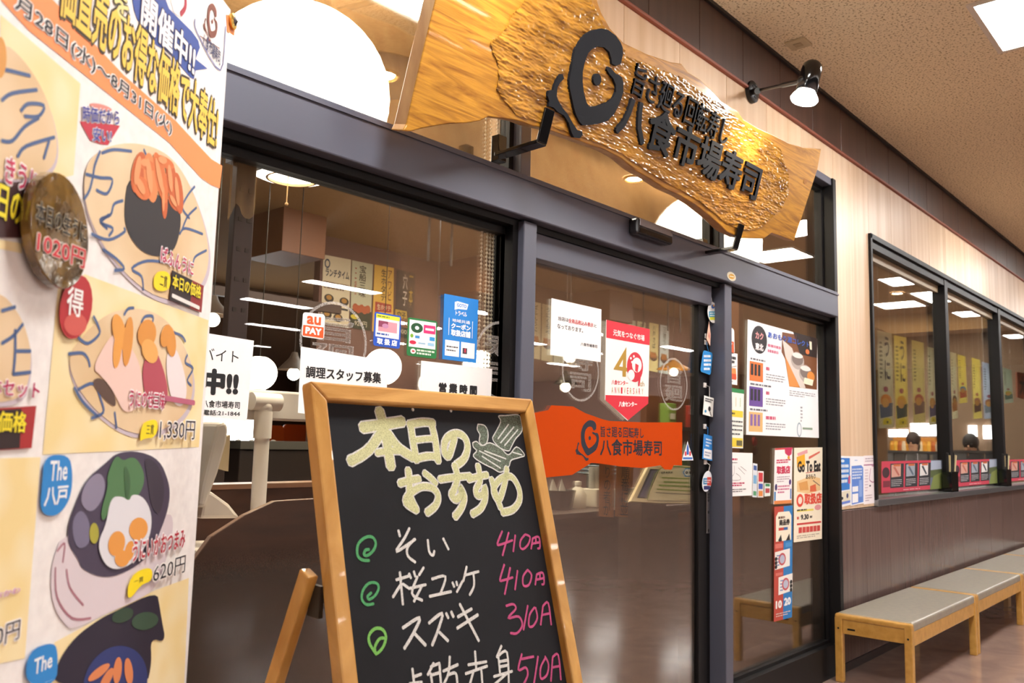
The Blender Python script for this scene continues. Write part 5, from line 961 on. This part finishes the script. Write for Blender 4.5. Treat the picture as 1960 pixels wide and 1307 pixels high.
tag(MB().prism(PF(.95), [PF(.95).px(*q) for q in ((428, 838), (441, 832), (437, 902), (414, 896))], -.02, 0, mat('#b8a88c', .6)).build('price_clipboard', None), 'beige clipboard standing behind the white till', 'clipboard')
p = W(498, 900, 1.0); ps = empty('pipe_stand', (p.x, 1.0, .94), 'white plastic pipe stand with a wide white box on top behind the left pane', 'stand'); M_pipe = mat('#ece8e4', .35)
zt_ = W(500, 778, 1.0).z; rad = .033
MB().tube([(p.x, 1.0, .95), (p.x, 1.0, zt_)], rad*.92, M_pipe, 20).build('pipe', ps, smooth=True); MB().tube([(p.x, 1.0, zt_-.13), (p.x, 1.0, zt_-.02)], rad*1.12, M_pipe, 20).tube([(p.x-.06, 1.0, zt_+.02), (p.x+.07, 1.0, zt_+.02)], rad*1.12, M_pipe, 20).ball((p.x, 1.0, zt_), rad*1.15, M_pipe).build('elbow', ps, smooth=True)
MB().box((p.x-.05, .96, .94), (p.x+.05, 1.04, .955), M_pipe).build('foot_plate', ps, bevel=.004)
a, b = W(476, 745, 1.06), W(592, 803, 1.06); MB().box((a.x-.1, 1.03, b.z-.01), (b.x+.05, 1.10, a.z), mat('#dedad6', .4)).build('white_box', ps, bevel=.01)
# dining area in the recess: table, chairs, pots, bright window
wn = W(462, 800, 8.38); r_ = empty('window_11', (wn.x, 8.38, wn.z), kind='structure')
a, b = W(432, 758, 8.38), W(486, 852, 8.38)
MB().box((a.x-.3, 8.34, b.z), (b.x+.1, 8.38, a.z+.4), mat((.93, .97, 1), .5, emit=6, name='daylight_pane')).build('pane', r_); MB().box((a.x-.38, 8.33, b.z-.06), (b.x+.16, 8.385, b.z), M_brownD).box((b.x+.1, 8.33, b.z), (b.x+.16, 8.385, a.z+.4), M_brownD).build('frame', r_)
a2 = W(584, 790, 7.0)
M_or = mat('#d9580f', .5); M_dk = mat('#1d1512', .4)
def chair(px_, py_, Y, lab):
    c = W(px_, py_, Y); r = empty('dining_chair', (c.x, Y, 0), lab, 'chair', 'orange dining chairs'); z = c.z; h = .17
    pl = PF(Y); wv = .19
    MB().prism(pl, [(c.x-wv, z-h), (c.x+wv, z-h), (c.x+wv, z+h*.7), (c.x+wv*.8, z+h), (c.x-wv*.8, z+h), (c.x-wv, z+h*.7)], -.05, 0, M_or).build('backrest', r, bevel=.02)
    MB().box((c.x-.185, Y+.03, z-.42), (c.x+.185, Y+.45, z-.33), M_or).build('seat', r, bevel=.02)
    for sx in (-.16, .16):
        for sy in (.05, .42): MB().bar((c.x+sx, Y+sy, z-.40), (c.x+sx, Y+sy, 0), .035, .035, M_dk).build('leg', r)
        MB().bar((c.x+sx, Y+.04, z-.38), (c.x+sx, Y+.02, z-.1), .03, .03, M_dk).build('back_post', r)
chair(519, 842, 6.6, 'orange chair just right of the white pipe'); chair(566, 838, 7.2, 'orange chair beside the chalkboard frame')
tb = empty('dining_table', W(500, 870, 5.4)*1.0, 'dark dining counter seen under the white box on the pipe', 'table'); q = W(500, 868, 5.2); tb.location = (q.x, 5.2, 0)
MB().box((q.x-1.6, 5.0, q.z-.05), (q.x+.2, 5.9, q.z), M_dk).build('table_top', tb, bevel=.005); MB().box((q.x-1.5, 5.1, 0), (q.x+.15, 5.8, q.z-.05), mat('#2c1c16', .5)).build('front_panel', tb)
q2_ = W(585, 850, 3.4); tb2 = empty('partition', (q2_.x, 3.4, 0), 'black partition block left of the chalkboard frame', 'partition'); MB().box((q2_.x-.55, 3.4, 0), (q2_.x+.55, 3.6, W(560, 860, 3.4).z), M_dk).build('panel', tb2, bevel=.01); MB().box((q2_.x-.56, 3.38, W(560, 860, 3.4).z), (q2_.x+.56, 3.62, W(560, 845, 3.4).z), mat('#3c3a34', .5)).build('cap', tb2)
for i, (px_, lab) in enumerate(((460, 'white pot with red label on the dark counter, leftmost of three'), (486, 'white pot with red label on the dark counter, middle of three'), (527, 'white pot with red label right of the white pipe'))):
    c = W(px_, 868, 5.2); rt = empty('seasoning_pot', c, lab, 'pot', 'seasoning pots on the dark counter'); MB().lathe((c.x, 5.25, q.z), [(0, 0), (.04, 0), (.055, .03), (.055, .08), (.045, .10), (.02, .13), (0, .135)], mat('#e2dcd4', .4), 16).build('jar', rt, smooth=True); MB().lathe((c.x, 5.25, q.z), [(.0565, .03), (.0565, .06)], mat('#b04030', .5), 16).build('band', rt)
# shelf with small wares behind the sliding door
sh = empty('ware_shelf', (3.2, .7, 0), 'dark shelf with small wares behind the sliding door', 'shelf'); zs = W(1100, 972, .75).z
MB().box((2.85, .55, zs-.03), (4.6, 1.0, zs), mat('#3a2c26', .4)).build('shelf_board', sh, bevel=.003); MB().box((2.9, .60, 0), (4.55, .95, zs-.03), mat('#463630', .5)).build('cabinet', sh)
def ware(name, px_, lab, cat, f_): c = W(px_, 968, .75); c.z = zs; r = empty(name, c, lab, cat); f_(c, r)
M_cer = mat('#cdc6b6', .35)
ware('napkin_basket', 1070, 'dark basket of folded white napkins behind the door glass', 'basket', lambda c, r: (MB().lathe(c, [(0, .0), (.07, 0), (.09, .1), (.085, .1), (.065, .01)], mat('#2e2824', .6), 20).build('basket', r), [MB().add([c+V((dx-.03, dy, .09)), c+V((dx+.03, dy, .09)), c+V((dx, dy+.03, .09)), c+V((dx, dy+.01, .16))], [(0, 1, 3), (1, 2, 3), (2, 0, 3)], mat('#d8d2c8', .7)).build('napkin', r) for dx, dy in ((-.04, 0), (.03, .0), (0, .04))]))
ware('soy_bottle', 1106, 'small cream bottle beside the napkin basket behind the door glass', 'bottle', lambda c, r: (MB().lathe(c, [(0, 0), (.045, 0), (.048, .07), (.03, .1), (.016, .115), (.016, .135), (0, .137)], M_cer, 20).build('body', r, smooth=True), MB().lathe(c, [(.019, .12), (.019, .14), (0, .145)], mat('#e6e0d4', .4), 14).build('cap', r)))
ware('chopstick_box', 1141, 'cream box with upright glass holders behind the door glass', 'box', lambda c, r: (MB().box((c.x-.09, .68, zs), (c.x+.09, .8, zs+.1), M_cer).build('box', r, bevel=.006), [MB().lathe((c.x-.06+.04*i, .74, zs+.1), [(.016, 0), (.016, .12)], mat('#b9b6ae', .2), 12).build('holder', r) for i in range(4)]))
ware('plate_stack', 1172, 'stack of pale plates under the orange door sign', 'plates', lambda c, r: [MB().lathe((c.x, .85, zs+.16+.022*i), [(0, 0), (.06, 0), (.12, .018), (.118, .022), (.055, .006), (0, .006)], mat('#9fb0bc', .3), 28).build('plate', r, smooth=True) for i in range(4)]+[MB().lathe((c.x, .85, zs), [(.07, 0), (.07, .16), (0, .16)], M_brownD, 20).build('riser', r)])
# orange cloth notices
for i, (c, tx, lab) in enumerate((([(1147, 880), (1176, 884), (1174, 990), (1146, 988)], 'りの者が', 'left one of two orange cloth notices hanging behind the door glass'), ([(1180, 880), (1213, 884), (1208, 990), (1177, 988)], '順番に並', 'right one of two orange cloth notices hanging behind the door glass'))):
    s = Sheet('cloth_notice', lab, 'notice', PF(.42), c, '#a8672a', 'orange cloth notices'); s.t(vert(tx), .3, .1, .78, .97, '#241a14', 1, .01, line=.9); s.done()
# reception tablet
pt2 = Plane(W(1212, 962, .30), (1, .0, 0), (0, .35, .94))
def ez(*a): return [(1180+x/5.44, 740+y/5.44) for x, y in a]
s = Sheet('reception_tablet', 'tilted reception tablet with screen and cream instruction card behind the door', 'tablet', pt2, [(0, 0)]*1, mat('#e2cfa8', .5), outline=ez((115, 1205), (300, 845), (390, 812), (600, 830), (800, 840), (850, 842), (850, 1225), (420, 1222)), px=True, thick=.02)
s.poly(ez((180, 1170), (320, 868), (415, 872), (285, 1178)), '#15151a', 1, 'screen').poly(ez((205, 1160), (335, 885), (402, 880), (275, 1168)), '#5a5872', 2, 'screen'); s.poly(ez((290, 1195), (430, 865), (850, 872), (850, 1205)), '#d8cba8', 3, 'card'); s.line(ez((285, 1195), (428, 862), (850, 870)), .006, '#6a8a34', 4, 'card'); s.line(ez((440, 960), (800, 975)), .006, '#8a9a44', 4, 'card'); s.line(ez((385, 1080), (780, 1100)), .006, '#8a9a44', 4, 'card')
(x0, y0), (x1, y1) = ez((436, 918), (552, 896)); s.t('EPARK', x0, y1, x1, y0, '#2a3020', 5, .04)
s.line(ez((460, 1005), (750, 1015)), .010, '#8fa058', 4, 'fine_print').line(ez((410, 1040), (790, 1055)), .010, '#8fa058', 4, 'fine_print').line(ez((375, 1115), (760, 1135)), .005, '#8a8070', 4, 'fine_print')
s.poly(ez((650, 905), (680, 862), (795, 860), (795, 948), (680, 950)), '#2f86c8', 5, 'arrow').poly(ez((665, 905), (690, 872), (785, 870), (785, 938), (690, 940)), '#e6e8e4', 6, 'arrow')
for x in (695, 735, 768): s.e(*ez((x, 908))[0], 2.5, 3, '#2a2e36', 7, 'arrow')
s.done(); q = pt2.pt(.25, .05, -.02); tsd = MB().box((q.x-.12, q.y+.0, 0), (q.x+.12, q.y+.14, q.z+.02), mat('#4a3c34', .5)).build('pedestal', s.root)
# coloured wares on the right behind the door
pp = W(1318, 800, 1.2); cab = empty('display_rack', (pp.x, 1.25, 0), 'display rack with red and green packs at the right of the door pane', 'rack'); MB().box((pp.x-.35, 1.35, 0), (pp.x+.35, 1.4, 1.75), M_brown).build('back_panel', cab)
for z in (.9, 1.2, 1.5): MB().box((pp.x-.35, 1.15, z), (pp.x+.35, 1.35, z+.02), M_brownD).build('shelf', cab)
for i, (c_, z) in enumerate((('#a8343a', 1.22), ('#3f7a4a', 1.22), ('#8fb09a', 1.22), ('#5a8a5c', .92), ('#c8b43c', .92), ('#a83a2c', 1.52), ('#7a9a3c', 1.52))):
    x = pp.x-.28+(i*.19) % .56; o = MB().box((x-.05, 1.18, z), (x+.05, 1.26, z+.17), mat(c_, .4)).box((x-.035, 1.177, z+.05), (x+.035, 1.18, z+.1), mat('#d8d4c4', .5)).build('food_pack', None, bevel=.004); tag(o, ('red pack on the middle shelf of the display rack', 'green pack on the middle shelf of the display rack', 'pale green pack on the middle shelf of the display rack', 'green pack on the bottom shelf of the display rack', 'yellow pack on the bottom shelf of the display rack', 'red pack on the top shelf of the display rack', 'lime pack on the top shelf of the display rack')[i], 'pack', 'packs on the display rack')
# side pane: timber partition and panel behind the posters
struct('wall_partition', MB().box((5.55, .7, 0), (8.6, .76, 2.55), mat('#a88055', .6)).box((5.5, .68, 0), (5.56, .78, 2.6), M_brown))
for i, (px_, py_, c_, lab) in enumerate(((1444, 845, '#c83a28', 'small red round button on the timber partition'), (1444, 862, '#7a4a2c', 'small brown round knob on the timber partition'))): o = MB().lathe(W(px_, py_, .70), [(0, .012), (.03, .010), (.035, 0)], mat(c_, .4), 16, V((0, -1, 0))).build('wall_button'); tag(o, lab, 'button')
# ================================================================== BEHIND THE LONG WINDOW
PSt = PF(.62)
def wstrip(x0, y0, x1, y1, yb, tx, base, lab, tag_=True, a='#d9862c', b='#4a5a70'):
    s = Sheet('hanging_menu', lab, 'menu strip', PSt, [(x0, y0), (x1, y1), (x1+4, yb), (x0+4, yb+2)], papermat(base), 'paper menu strips hanging behind the long window')
    if tx: s.t(vert(tx), .45, .05, .82, .5, '#22203a', 2, .03)
    s.rows(.12, .1, .3, .5, 9, '#5a5648', .5); s.e(.5, .60, .16, .03, '#a8505a', 2, 'picture').e(.5, .72, .38, .07, a, 2, 'picture').poly([(.05, .76), (.95, .74), (.9, .88), (.1, .9)], b, 3, 'picture').e(.45, .74, .25, .05, '#e2a850', 4, 'picture')
    if tag_: s.e(.55, .93, .3, .035, '#e8d820', 4).r(.25, .93, .85, .965, '#e8d820', 4).e(.55, .94, .07, .015, '#3a3620', 5)
    k_ = MB()
    for f_ in (.12, .88): q = s.pl.pt(*s.M(f_, 0)); k_.tube([q, V((q.x, q.y, ZI))], .0015, mat('#c8c0b0', .5), 5)
    k_.build('string', s.root); s.done()
wstrip(1679, 632, 1707, 638, 818, 'うに', '#f2eecc', 'pale yellow うに menu strip at the left edge of the long window'); wstrip(1711, 641, 1735, 646, 818, 'うに', '#f4e694', 'deeper yellow うに menu strip, second in the long window', a='#e0a82c', b='#3c4a3c')
wstrip(1745, 650, 1768, 656, 808, '', '#f0e6ac', 'yellow menu strip with small print, third in the long window', False, '#c86a4a', '#8a6a5a'); wstrip(1775, 663, 1789, 667, 812, '', '#f2eed2', 'narrow cream menu strip left of the first window mullion', True, '#d89a3c', '#5a4a6a')
wstrip(1819, 673, 1830, 676, 800, '', '#f0eed6', 'narrow cream menu strip right of the first window mullion', False, '#7a5a3c', '#c88a4a'); wstrip(1833, 678, 1848, 682, 770, '', '#f4ea9c', 'short yellow menu strip in the second window bay', False, '#5a94c8', '#c8643c'); wstrip(1860, 684, 1876, 689, 800, '', '#f4eca8', 'long yellow menu strip in the second window bay', False, '#c88a7a', '#6a4a3c'); wstrip(1880, 692, 1901, 698, 800, '', '#d4deea', 'pale blue menu strip in the second window bay', False, '#b8763c', '#8aa0b0')
wstrip(1919, 703, 1936, 708, 770, '', '#d0dacc', 'grey green menu strip in the third window bay', False, '#c8c03c', '#5a7a6a')
s = Sheet('wooden_plaque', 'reddish wooden plaque with black brush characters at the right picture edge', 'plaque', PF(.7), [(1944, 712), (1975, 718), (1976, 768), (1945, 760)], '#9a4f2e', thick=.02); s.t('大漁', .15, .15, .85, .85, '#1a1412', 1, .05); s.done()
# grey booth partitions with heads above them
PE = Plane((15.98, 5, 0), (0, -1, 0), (0, 0, 1))
def seat(px0, px1, pt, X, lab, cols):
    pl = Plane((X, 5, 0), (0, -1, 0), (0, 0, 1)); a = pl.px(px0, pt); b = pl.px(px1, pt); z = a[1]; r = empty('booth_partition', pl.pt((a[0]+b[0])/2, 0, 0), lab, 'partition', 'grey booth partitions'); n = len(cols)
    for i, c_ in enumerate(cols): MB().box((X, 5-(a[0]+(b[0]-a[0])*(i+1)/n)+.01, 0), (X+.06, 5-(a[0]+(b[0]-a[0])*i/n)-.01, z), mat(c_, .6)).build('panel', r, bevel=.004)
    MB().box((X-.01, 5-b[0], z), (X+.07, 5-a[0], z+.03), mat('#5c5a5a', .5)).build('cap', r)
seat(1690, 1800, 866, 11.0, 'row of grey booth panels behind the first window bay', ['#8d8d8f', '#6d6866', '#86878a', '#8d8d8f', '#77777a']); seat(1822, 1915, 866, 11.2, 'dark grey booth panels behind the second window bay', ['#77797c', '#4a4c50', '#55585c'])
def diner(px_, py_, X, lab, shirt, hair, k=1):
    pl = Plane((X, 5, 0), (0, -1, 0), (0, 0, 1)); h = pl.pt(*pl.px(px_, py_)); r = empty('person', (h.x, h.y, .0), lab, 'person')
    me = bpy.data.meshes.new('body'); P = [(0, 0, -.95, .17), (0, 0, -.65, .17), (0, 0, -.42, .16), (0, 0, -.25, .10), (0, 0, -.15, .055), (0, 0, -.05, .08), (0, 0, .06, .085), (0, -.17, -.28, .06), (-.06, -.24, -.52, .045), (-.26, -.2, -.58, .035), (-.34, -.16, -.57, .03), (0, .17, -.28, .06), (-.06, .24, -.52, .045), (-.26, .2, -.58, .035), (-.34, .16, -.57, .03), (-.25, -.1, -.98, .08), (-.25, .1, -.98, .08), (-.42, -.1, -.98, .07), (-.42, .1, -.98, .07), (-.42, -.1, -1.4, .045), (-.42, .1, -1.4, .045)]
    ed = [(0, 1), (1, 2), (2, 3), (3, 4), (4, 5), (5, 6), (3, 7), (7, 8), (8, 9), (9, 10), (3, 11), (11, 12), (12, 13), (13, 14), (0, 15), (0, 16), (15, 17), (16, 18), (17, 19), (18, 20)]
    me.from_pydata([(h.x+a*k, h.y+b*k, h.z+c*k if c > -1.3 else .04) for a, b, c, d in P], ed, []); o = bpy.data.objects.new('body', me); COL.objects.link(o); o.parent = r; o.matrix_parent_inverse = r.matrix_basis.inverted()
    o.modifiers.new('skin', 'SKIN'); o.modifiers.new('sub', 'SUBSURF').levels = 1; o.modifiers[-1].render_levels = 2
    for v, q in zip(me.skin_vertices[0].data, P): v.radius = (q[3]*k, q[3]*k)
    me.skin_vertices[0].data[0].use_root = True
    dg = bpy.context.evaluated_depsgraph_get(); m2 = bpy.data.meshes.new_from_object(o.evaluated_get(dg)); o.modifiers.clear(); o.data = m2; bpy.data.meshes.remove(me)
    m2.materials.clear(); m2.materials.append(mat(shirt, .8)); m2.materials.append(mat('#b98a6c', .6)); m2.materials.append(mat('#2a2c34', .8))
    for p in m2.polygons: c = p.center; p.material_index = 1 if c.z > h.z-.13 or (c.x < h.x-.28 and c.z > h.z-.7) else (2 if c.z < h.z-.9 else 0); p.use_smooth = True
    hm = MB(); hm.ball(h+V((.015, 0, .04)), (.105*k, .098*k, .115*k), mat(hair, .7), 16, 10).ball(h+V((.05, 0, -.06)), (.06*k, .085*k, .1*k), mat(hair, .7), 12, 8); hm.build('hair', r, smooth='all')
    f_ = MB()
    for sy in (-.035, .035): f_.ball(h+V((-.085*k, sy, .01)), .012, mat('#1a1412', .4), 8, 6)
    st_ = empty('stool', (h.x, h.y, 0), 'round stool under the diner in %s' % lab.split(' in ')[1].split(' seen')[0], 'stool'); MB().lathe((h.x, h.y, h.z-1.17), [(0, 0), (.17, 0), (.18, .02), (.17, .05), (0, .05)], mat('#8a3c24', .5), 20).build('seat', st_); MB().lathe((h.x, h.y, 0), [(0, 0), (.18, 0), (.18, .02), (.03, .03), (.03, h.z-1.17)], M_aluD, 16).build('pedestal', st_)
    f_.build('eyes', r); MB().ball(h+V((-.1*k, 0, -.02)), (.016, .012, .02), mat('#b98a6c', .6), 8, 6).build('nose', r); MB().box(h+V((-.094*k, -.022, -.062)), h+V((-.085*k, .022, -.055)), mat('#8a4a44', .6)).build('mouth', r)
diner(1748, 846, 13.2, 'diner in white top seen over the grey panels of the first window bay', '#cfccd0', '#2a1a14'); diner(1858, 852, 12.2, 'diner with black hair in dark clothes seen in the second window bay', '#1c1a20', '#120e0e')
# end wall: kitchen counter, warm shelves, daylight panes
r_ = empty('window_12', PE.pt(*PE.px(1760, 830)), kind='structure'); mdl = mat((.95, .97, 1), .5, emit=5, name='daylight_pane_far')
for x0, x1, y0, y1 in ((1703, 1716, 822, 836), (1720, 1738, 822, 836), (1745, 1760, 810, 834), (1764, 1778, 810, 834), (1782, 1803, 808, 834), (1856, 1870, 814, 850), (1884, 1906, 814, 840)):
    a, b = PE.px(x0, y1), PE.px(x1, y0); MB().box((15.95, 5-b[0], a[1]), (15.99, 5-a[0], b[1]), mdl).build('pane', r_)
kb = empty('kitchen_shelf', PE.pt(*PE.px(1760, 850)), 'warm lit kitchen shelf with amber jars on the end wall', 'shelf'); a, b = PE.px(1712, 862), PE.px(1806, 838)
MB().box((15.6, 5-b[0], a[1]-.05), (15.97, 5-a[0], a[1]), M_brown).build('shelf_board', kb); struct('trim_shelf_panel', MB().box((15.93, 5-b[0], a[1]), (15.97, 5-a[0], b[1]), mat('#c8883c', .5)))
rnd = random.Random(3)
for i in range(12):
    y = 5-(a[0]+(b[0]-a[0])*(i+.5)/12); c_ = ('#d89a34', '#e8b848', '#b8642c', '#e6d8b8')[i % 4]
    o = MB().lathe((15.75, y, a[1]), [(0, 0), (.034, 0), (.038, .1), (.024, .14), (.024, .17), (0, .17)], mat(c_, .4), 12).build('jar'); tag(o, '%s jar on the kitchen shelf at the end wall, %s from the left' % (('amber', 'yellow', 'rust', 'cream')[i % 4], ('first', 'second', 'third', 'fourth', 'fifth', 'sixth', 'seventh', 'eighth', 'ninth', 'tenth', 'eleventh', 'twelfth')[i]), 'jar', 'jars on the kitchen shelf')
s = Sheet('price_board', 'bright white backlit price board at the far right of the window', 'board', PF(2.2), [(1926, 790), (1985, 790), (1985, 866), (1930, 864)], mat((.97, .97, .97), .5, emit=1.6, name='backlit_board'), thick=.03); s.r(.12, .48, .38, .92, '#7a7a96').r(.42, .32, .95, .9, '#4c3a48').r(.45, .55, .9, .62, '#c86a6a', 2); s.done()
# sauce menus along the sill and black pen cups
PMn = PF(.066)
def sill_menu(c, x3, lab):
    s = Sheet('sill_menu', lab, 'menu card', PMn, c, '#c83a52', 'red menu cards along the window sill'); k = x3
    s.e(.04*k*2, .36, .045*k*1.5, .17, '#3a1c26', 1).r(.02, .62, .11*k*1.4, .82, '#7a2436', 1)
    for i in range(3):
        a = (.16+i*.29)*k; b = (.16+i*.29+.26)*k; s.r(a, .08, b, .86, '#26292f', 1, 'picture').poly([(a+.02*k, .12), (b-.06*k, .10), (b-.06*k, .5), (a+.02*k, .52)], ('#d0a090', '#9aa4b0', '#e0e0e0')[i], 2, 'picture').poly([(a+.05*k, .2), (a+.09*k, .18), (b-.08*k, .46), (b-.11*k, .48)], ('#b86a5a', '#5a6a7c', '#3c4450')[i], 3, 'picture').r(a+.06*k, .10, b-.07*k, .17, '#c86a3c', 3, 'picture').rows(a+.02*k, .58, b-.04*k, .82, 4, '#c8c8cc', .35, 2, i)
    if k < 1: s.poly([(k, 0), (1, 0), (1, 1), (k, 1)], '#6a7484', 2, 'photo').poly([(k, .35), (1, .3), (1, .55), (k, .6)], '#55623c', 3, 'photo').poly([(k+.05, .55), (1, .35), (1, 1), (k, 1)], '#7d8a4a', 4, 'photo').poly([(k, .02), (1, .02), (1, .3), (k, .34)], '#a8b4c8', 3, 'photo')
    s.rows(.3, .92, .75, .96, 1, '#e8c8cc', .5); s.done()
sill_menu([(1687, 883), (1812, 880), (1810, 934), (1687, 944)], .72, 'red menu card with three dishes and a coast photo in the first window bay')
sill_menu([(1825, 881), (1914, 878), (1913, 924), (1826, 932)], .74, 'red menu card with three dishes and a coast photo in the second window bay')
sill_menu([(1923, 880), (1998, 878), (1998, 916), (1924, 922)], .8, 'red menu card at the right picture edge in the third window bay')
def cup(px_, lab):
    p = W(px_, 915, -.02); z = 1.045; r = empty('pen_cup', (p.x, -.0, z), lab, 'pen cup', 'black pen cups on the window sill'); x = p.x
    b_ = MB()
    for q in ((x-.1, -.028, x+.1, -.022), (x-.1, .04, x+.1, .046), (x-.1, -.022, x-.094, .04), (x+.094, -.022, x+.1, .04)): b_.box((q[0], q[1], z), (q[2], q[3], z+.17), M_blackG)
    b_.box((x-.1, -.028, z), (x+.1, .046, z+.006), M_blackG).build('cup', r)
    for i in range(5):
        dx = -.07+i*.034; MB().bar((x+dx, .008, z+.01), (x+dx+.06*(i-1.2)/2, .0, z+.33-.02*(i % 3)), .02, .016, mat(('#14120f', '#c8b888', '#1c1a18', '#14120f', '#d8c89a')[i], .5), V((1, 0, 0))).build('pen', r)
cup(1826, 'black pen cup with black and tan pens beside the first window mullion'); cup(1930, 'black pen cup with pens beside the second window mullion')
# ================================================================== BENCHES
M_oak = texmat('oak_bench', '#b98a3e', '#cf9f52', (4, 4, 4), 6, 5, .32, .02, 60, coat=.2); M_lea = texmat('taupe_leatherette', '#8c857a', '#98917f', (1, 1, 1), 30, 3, .38, .05, 220)
bh, by0, by1, L = .40, -.49, -.045, 1.415
def bench(x):
    r = empty('bench', (x+L/2, (by0+by1)/2, 0)); t = .045
    for lx in (x, x+L-t):
        for ly in (by0, by1-t): 
            lg = MB().box((lx, ly, 0), (lx+t, ly+t, bh-.02), M_oak).build('leg', r, bevel=.005)
            sx = lx if lx == x else lx+t
            MB().lathe((sx, ly+t/2, bh-.085), [(0, .0015), (.006, .001), (.007, -.002)], M_black, 12, V((-1 if lx == x else 1, 0, 0))).build('bolt_cap', lg)
        MB().box((lx, by0+.0, bh-.035), (lx+t, by1, bh), M_oak).build('end_cap_rail', r, bevel=.012, seg=3)
        er = MB().box((lx+.008, by0+t, bh-.115), (lx+t-.008, by1-t, bh-.035), M_oak).build('end_apron', r, bevel=.003)
        if lx == x: MB().box((lx+.006, by1-.12, bh-.09), (lx+.009, by1-.075, bh-.08), M_black).build('slot_mark', er)
    for ly in (by0+.006, by1-.036): MB().box((x+t, ly, bh-.13), (x+L-t, ly+.03, bh-.045), M_oak).build('side_rail', r, bevel=.004)
    MB().box((x+t*.7, by0+.004, bh-.055), (x+L-t*.7, by1-.004, bh+.004), M_lea).build('seat_cushion', r, bevel=.016, seg=4); return r
bx = 5.285; b0 = bench(bx)
for i, lab in enumerate(('nearest grey topped oak bench, beside the door frame', 'second grey topped oak bench from the door', 'third grey topped oak bench from the door', 'farthest grey topped oak bench at the right picture edge')):
    b_ = b0 if i == 0 else copy_tree(b0, (i*(L+.018), 0, 0)); tag(b_, lab, 'bench', 'oak benches along the wall')
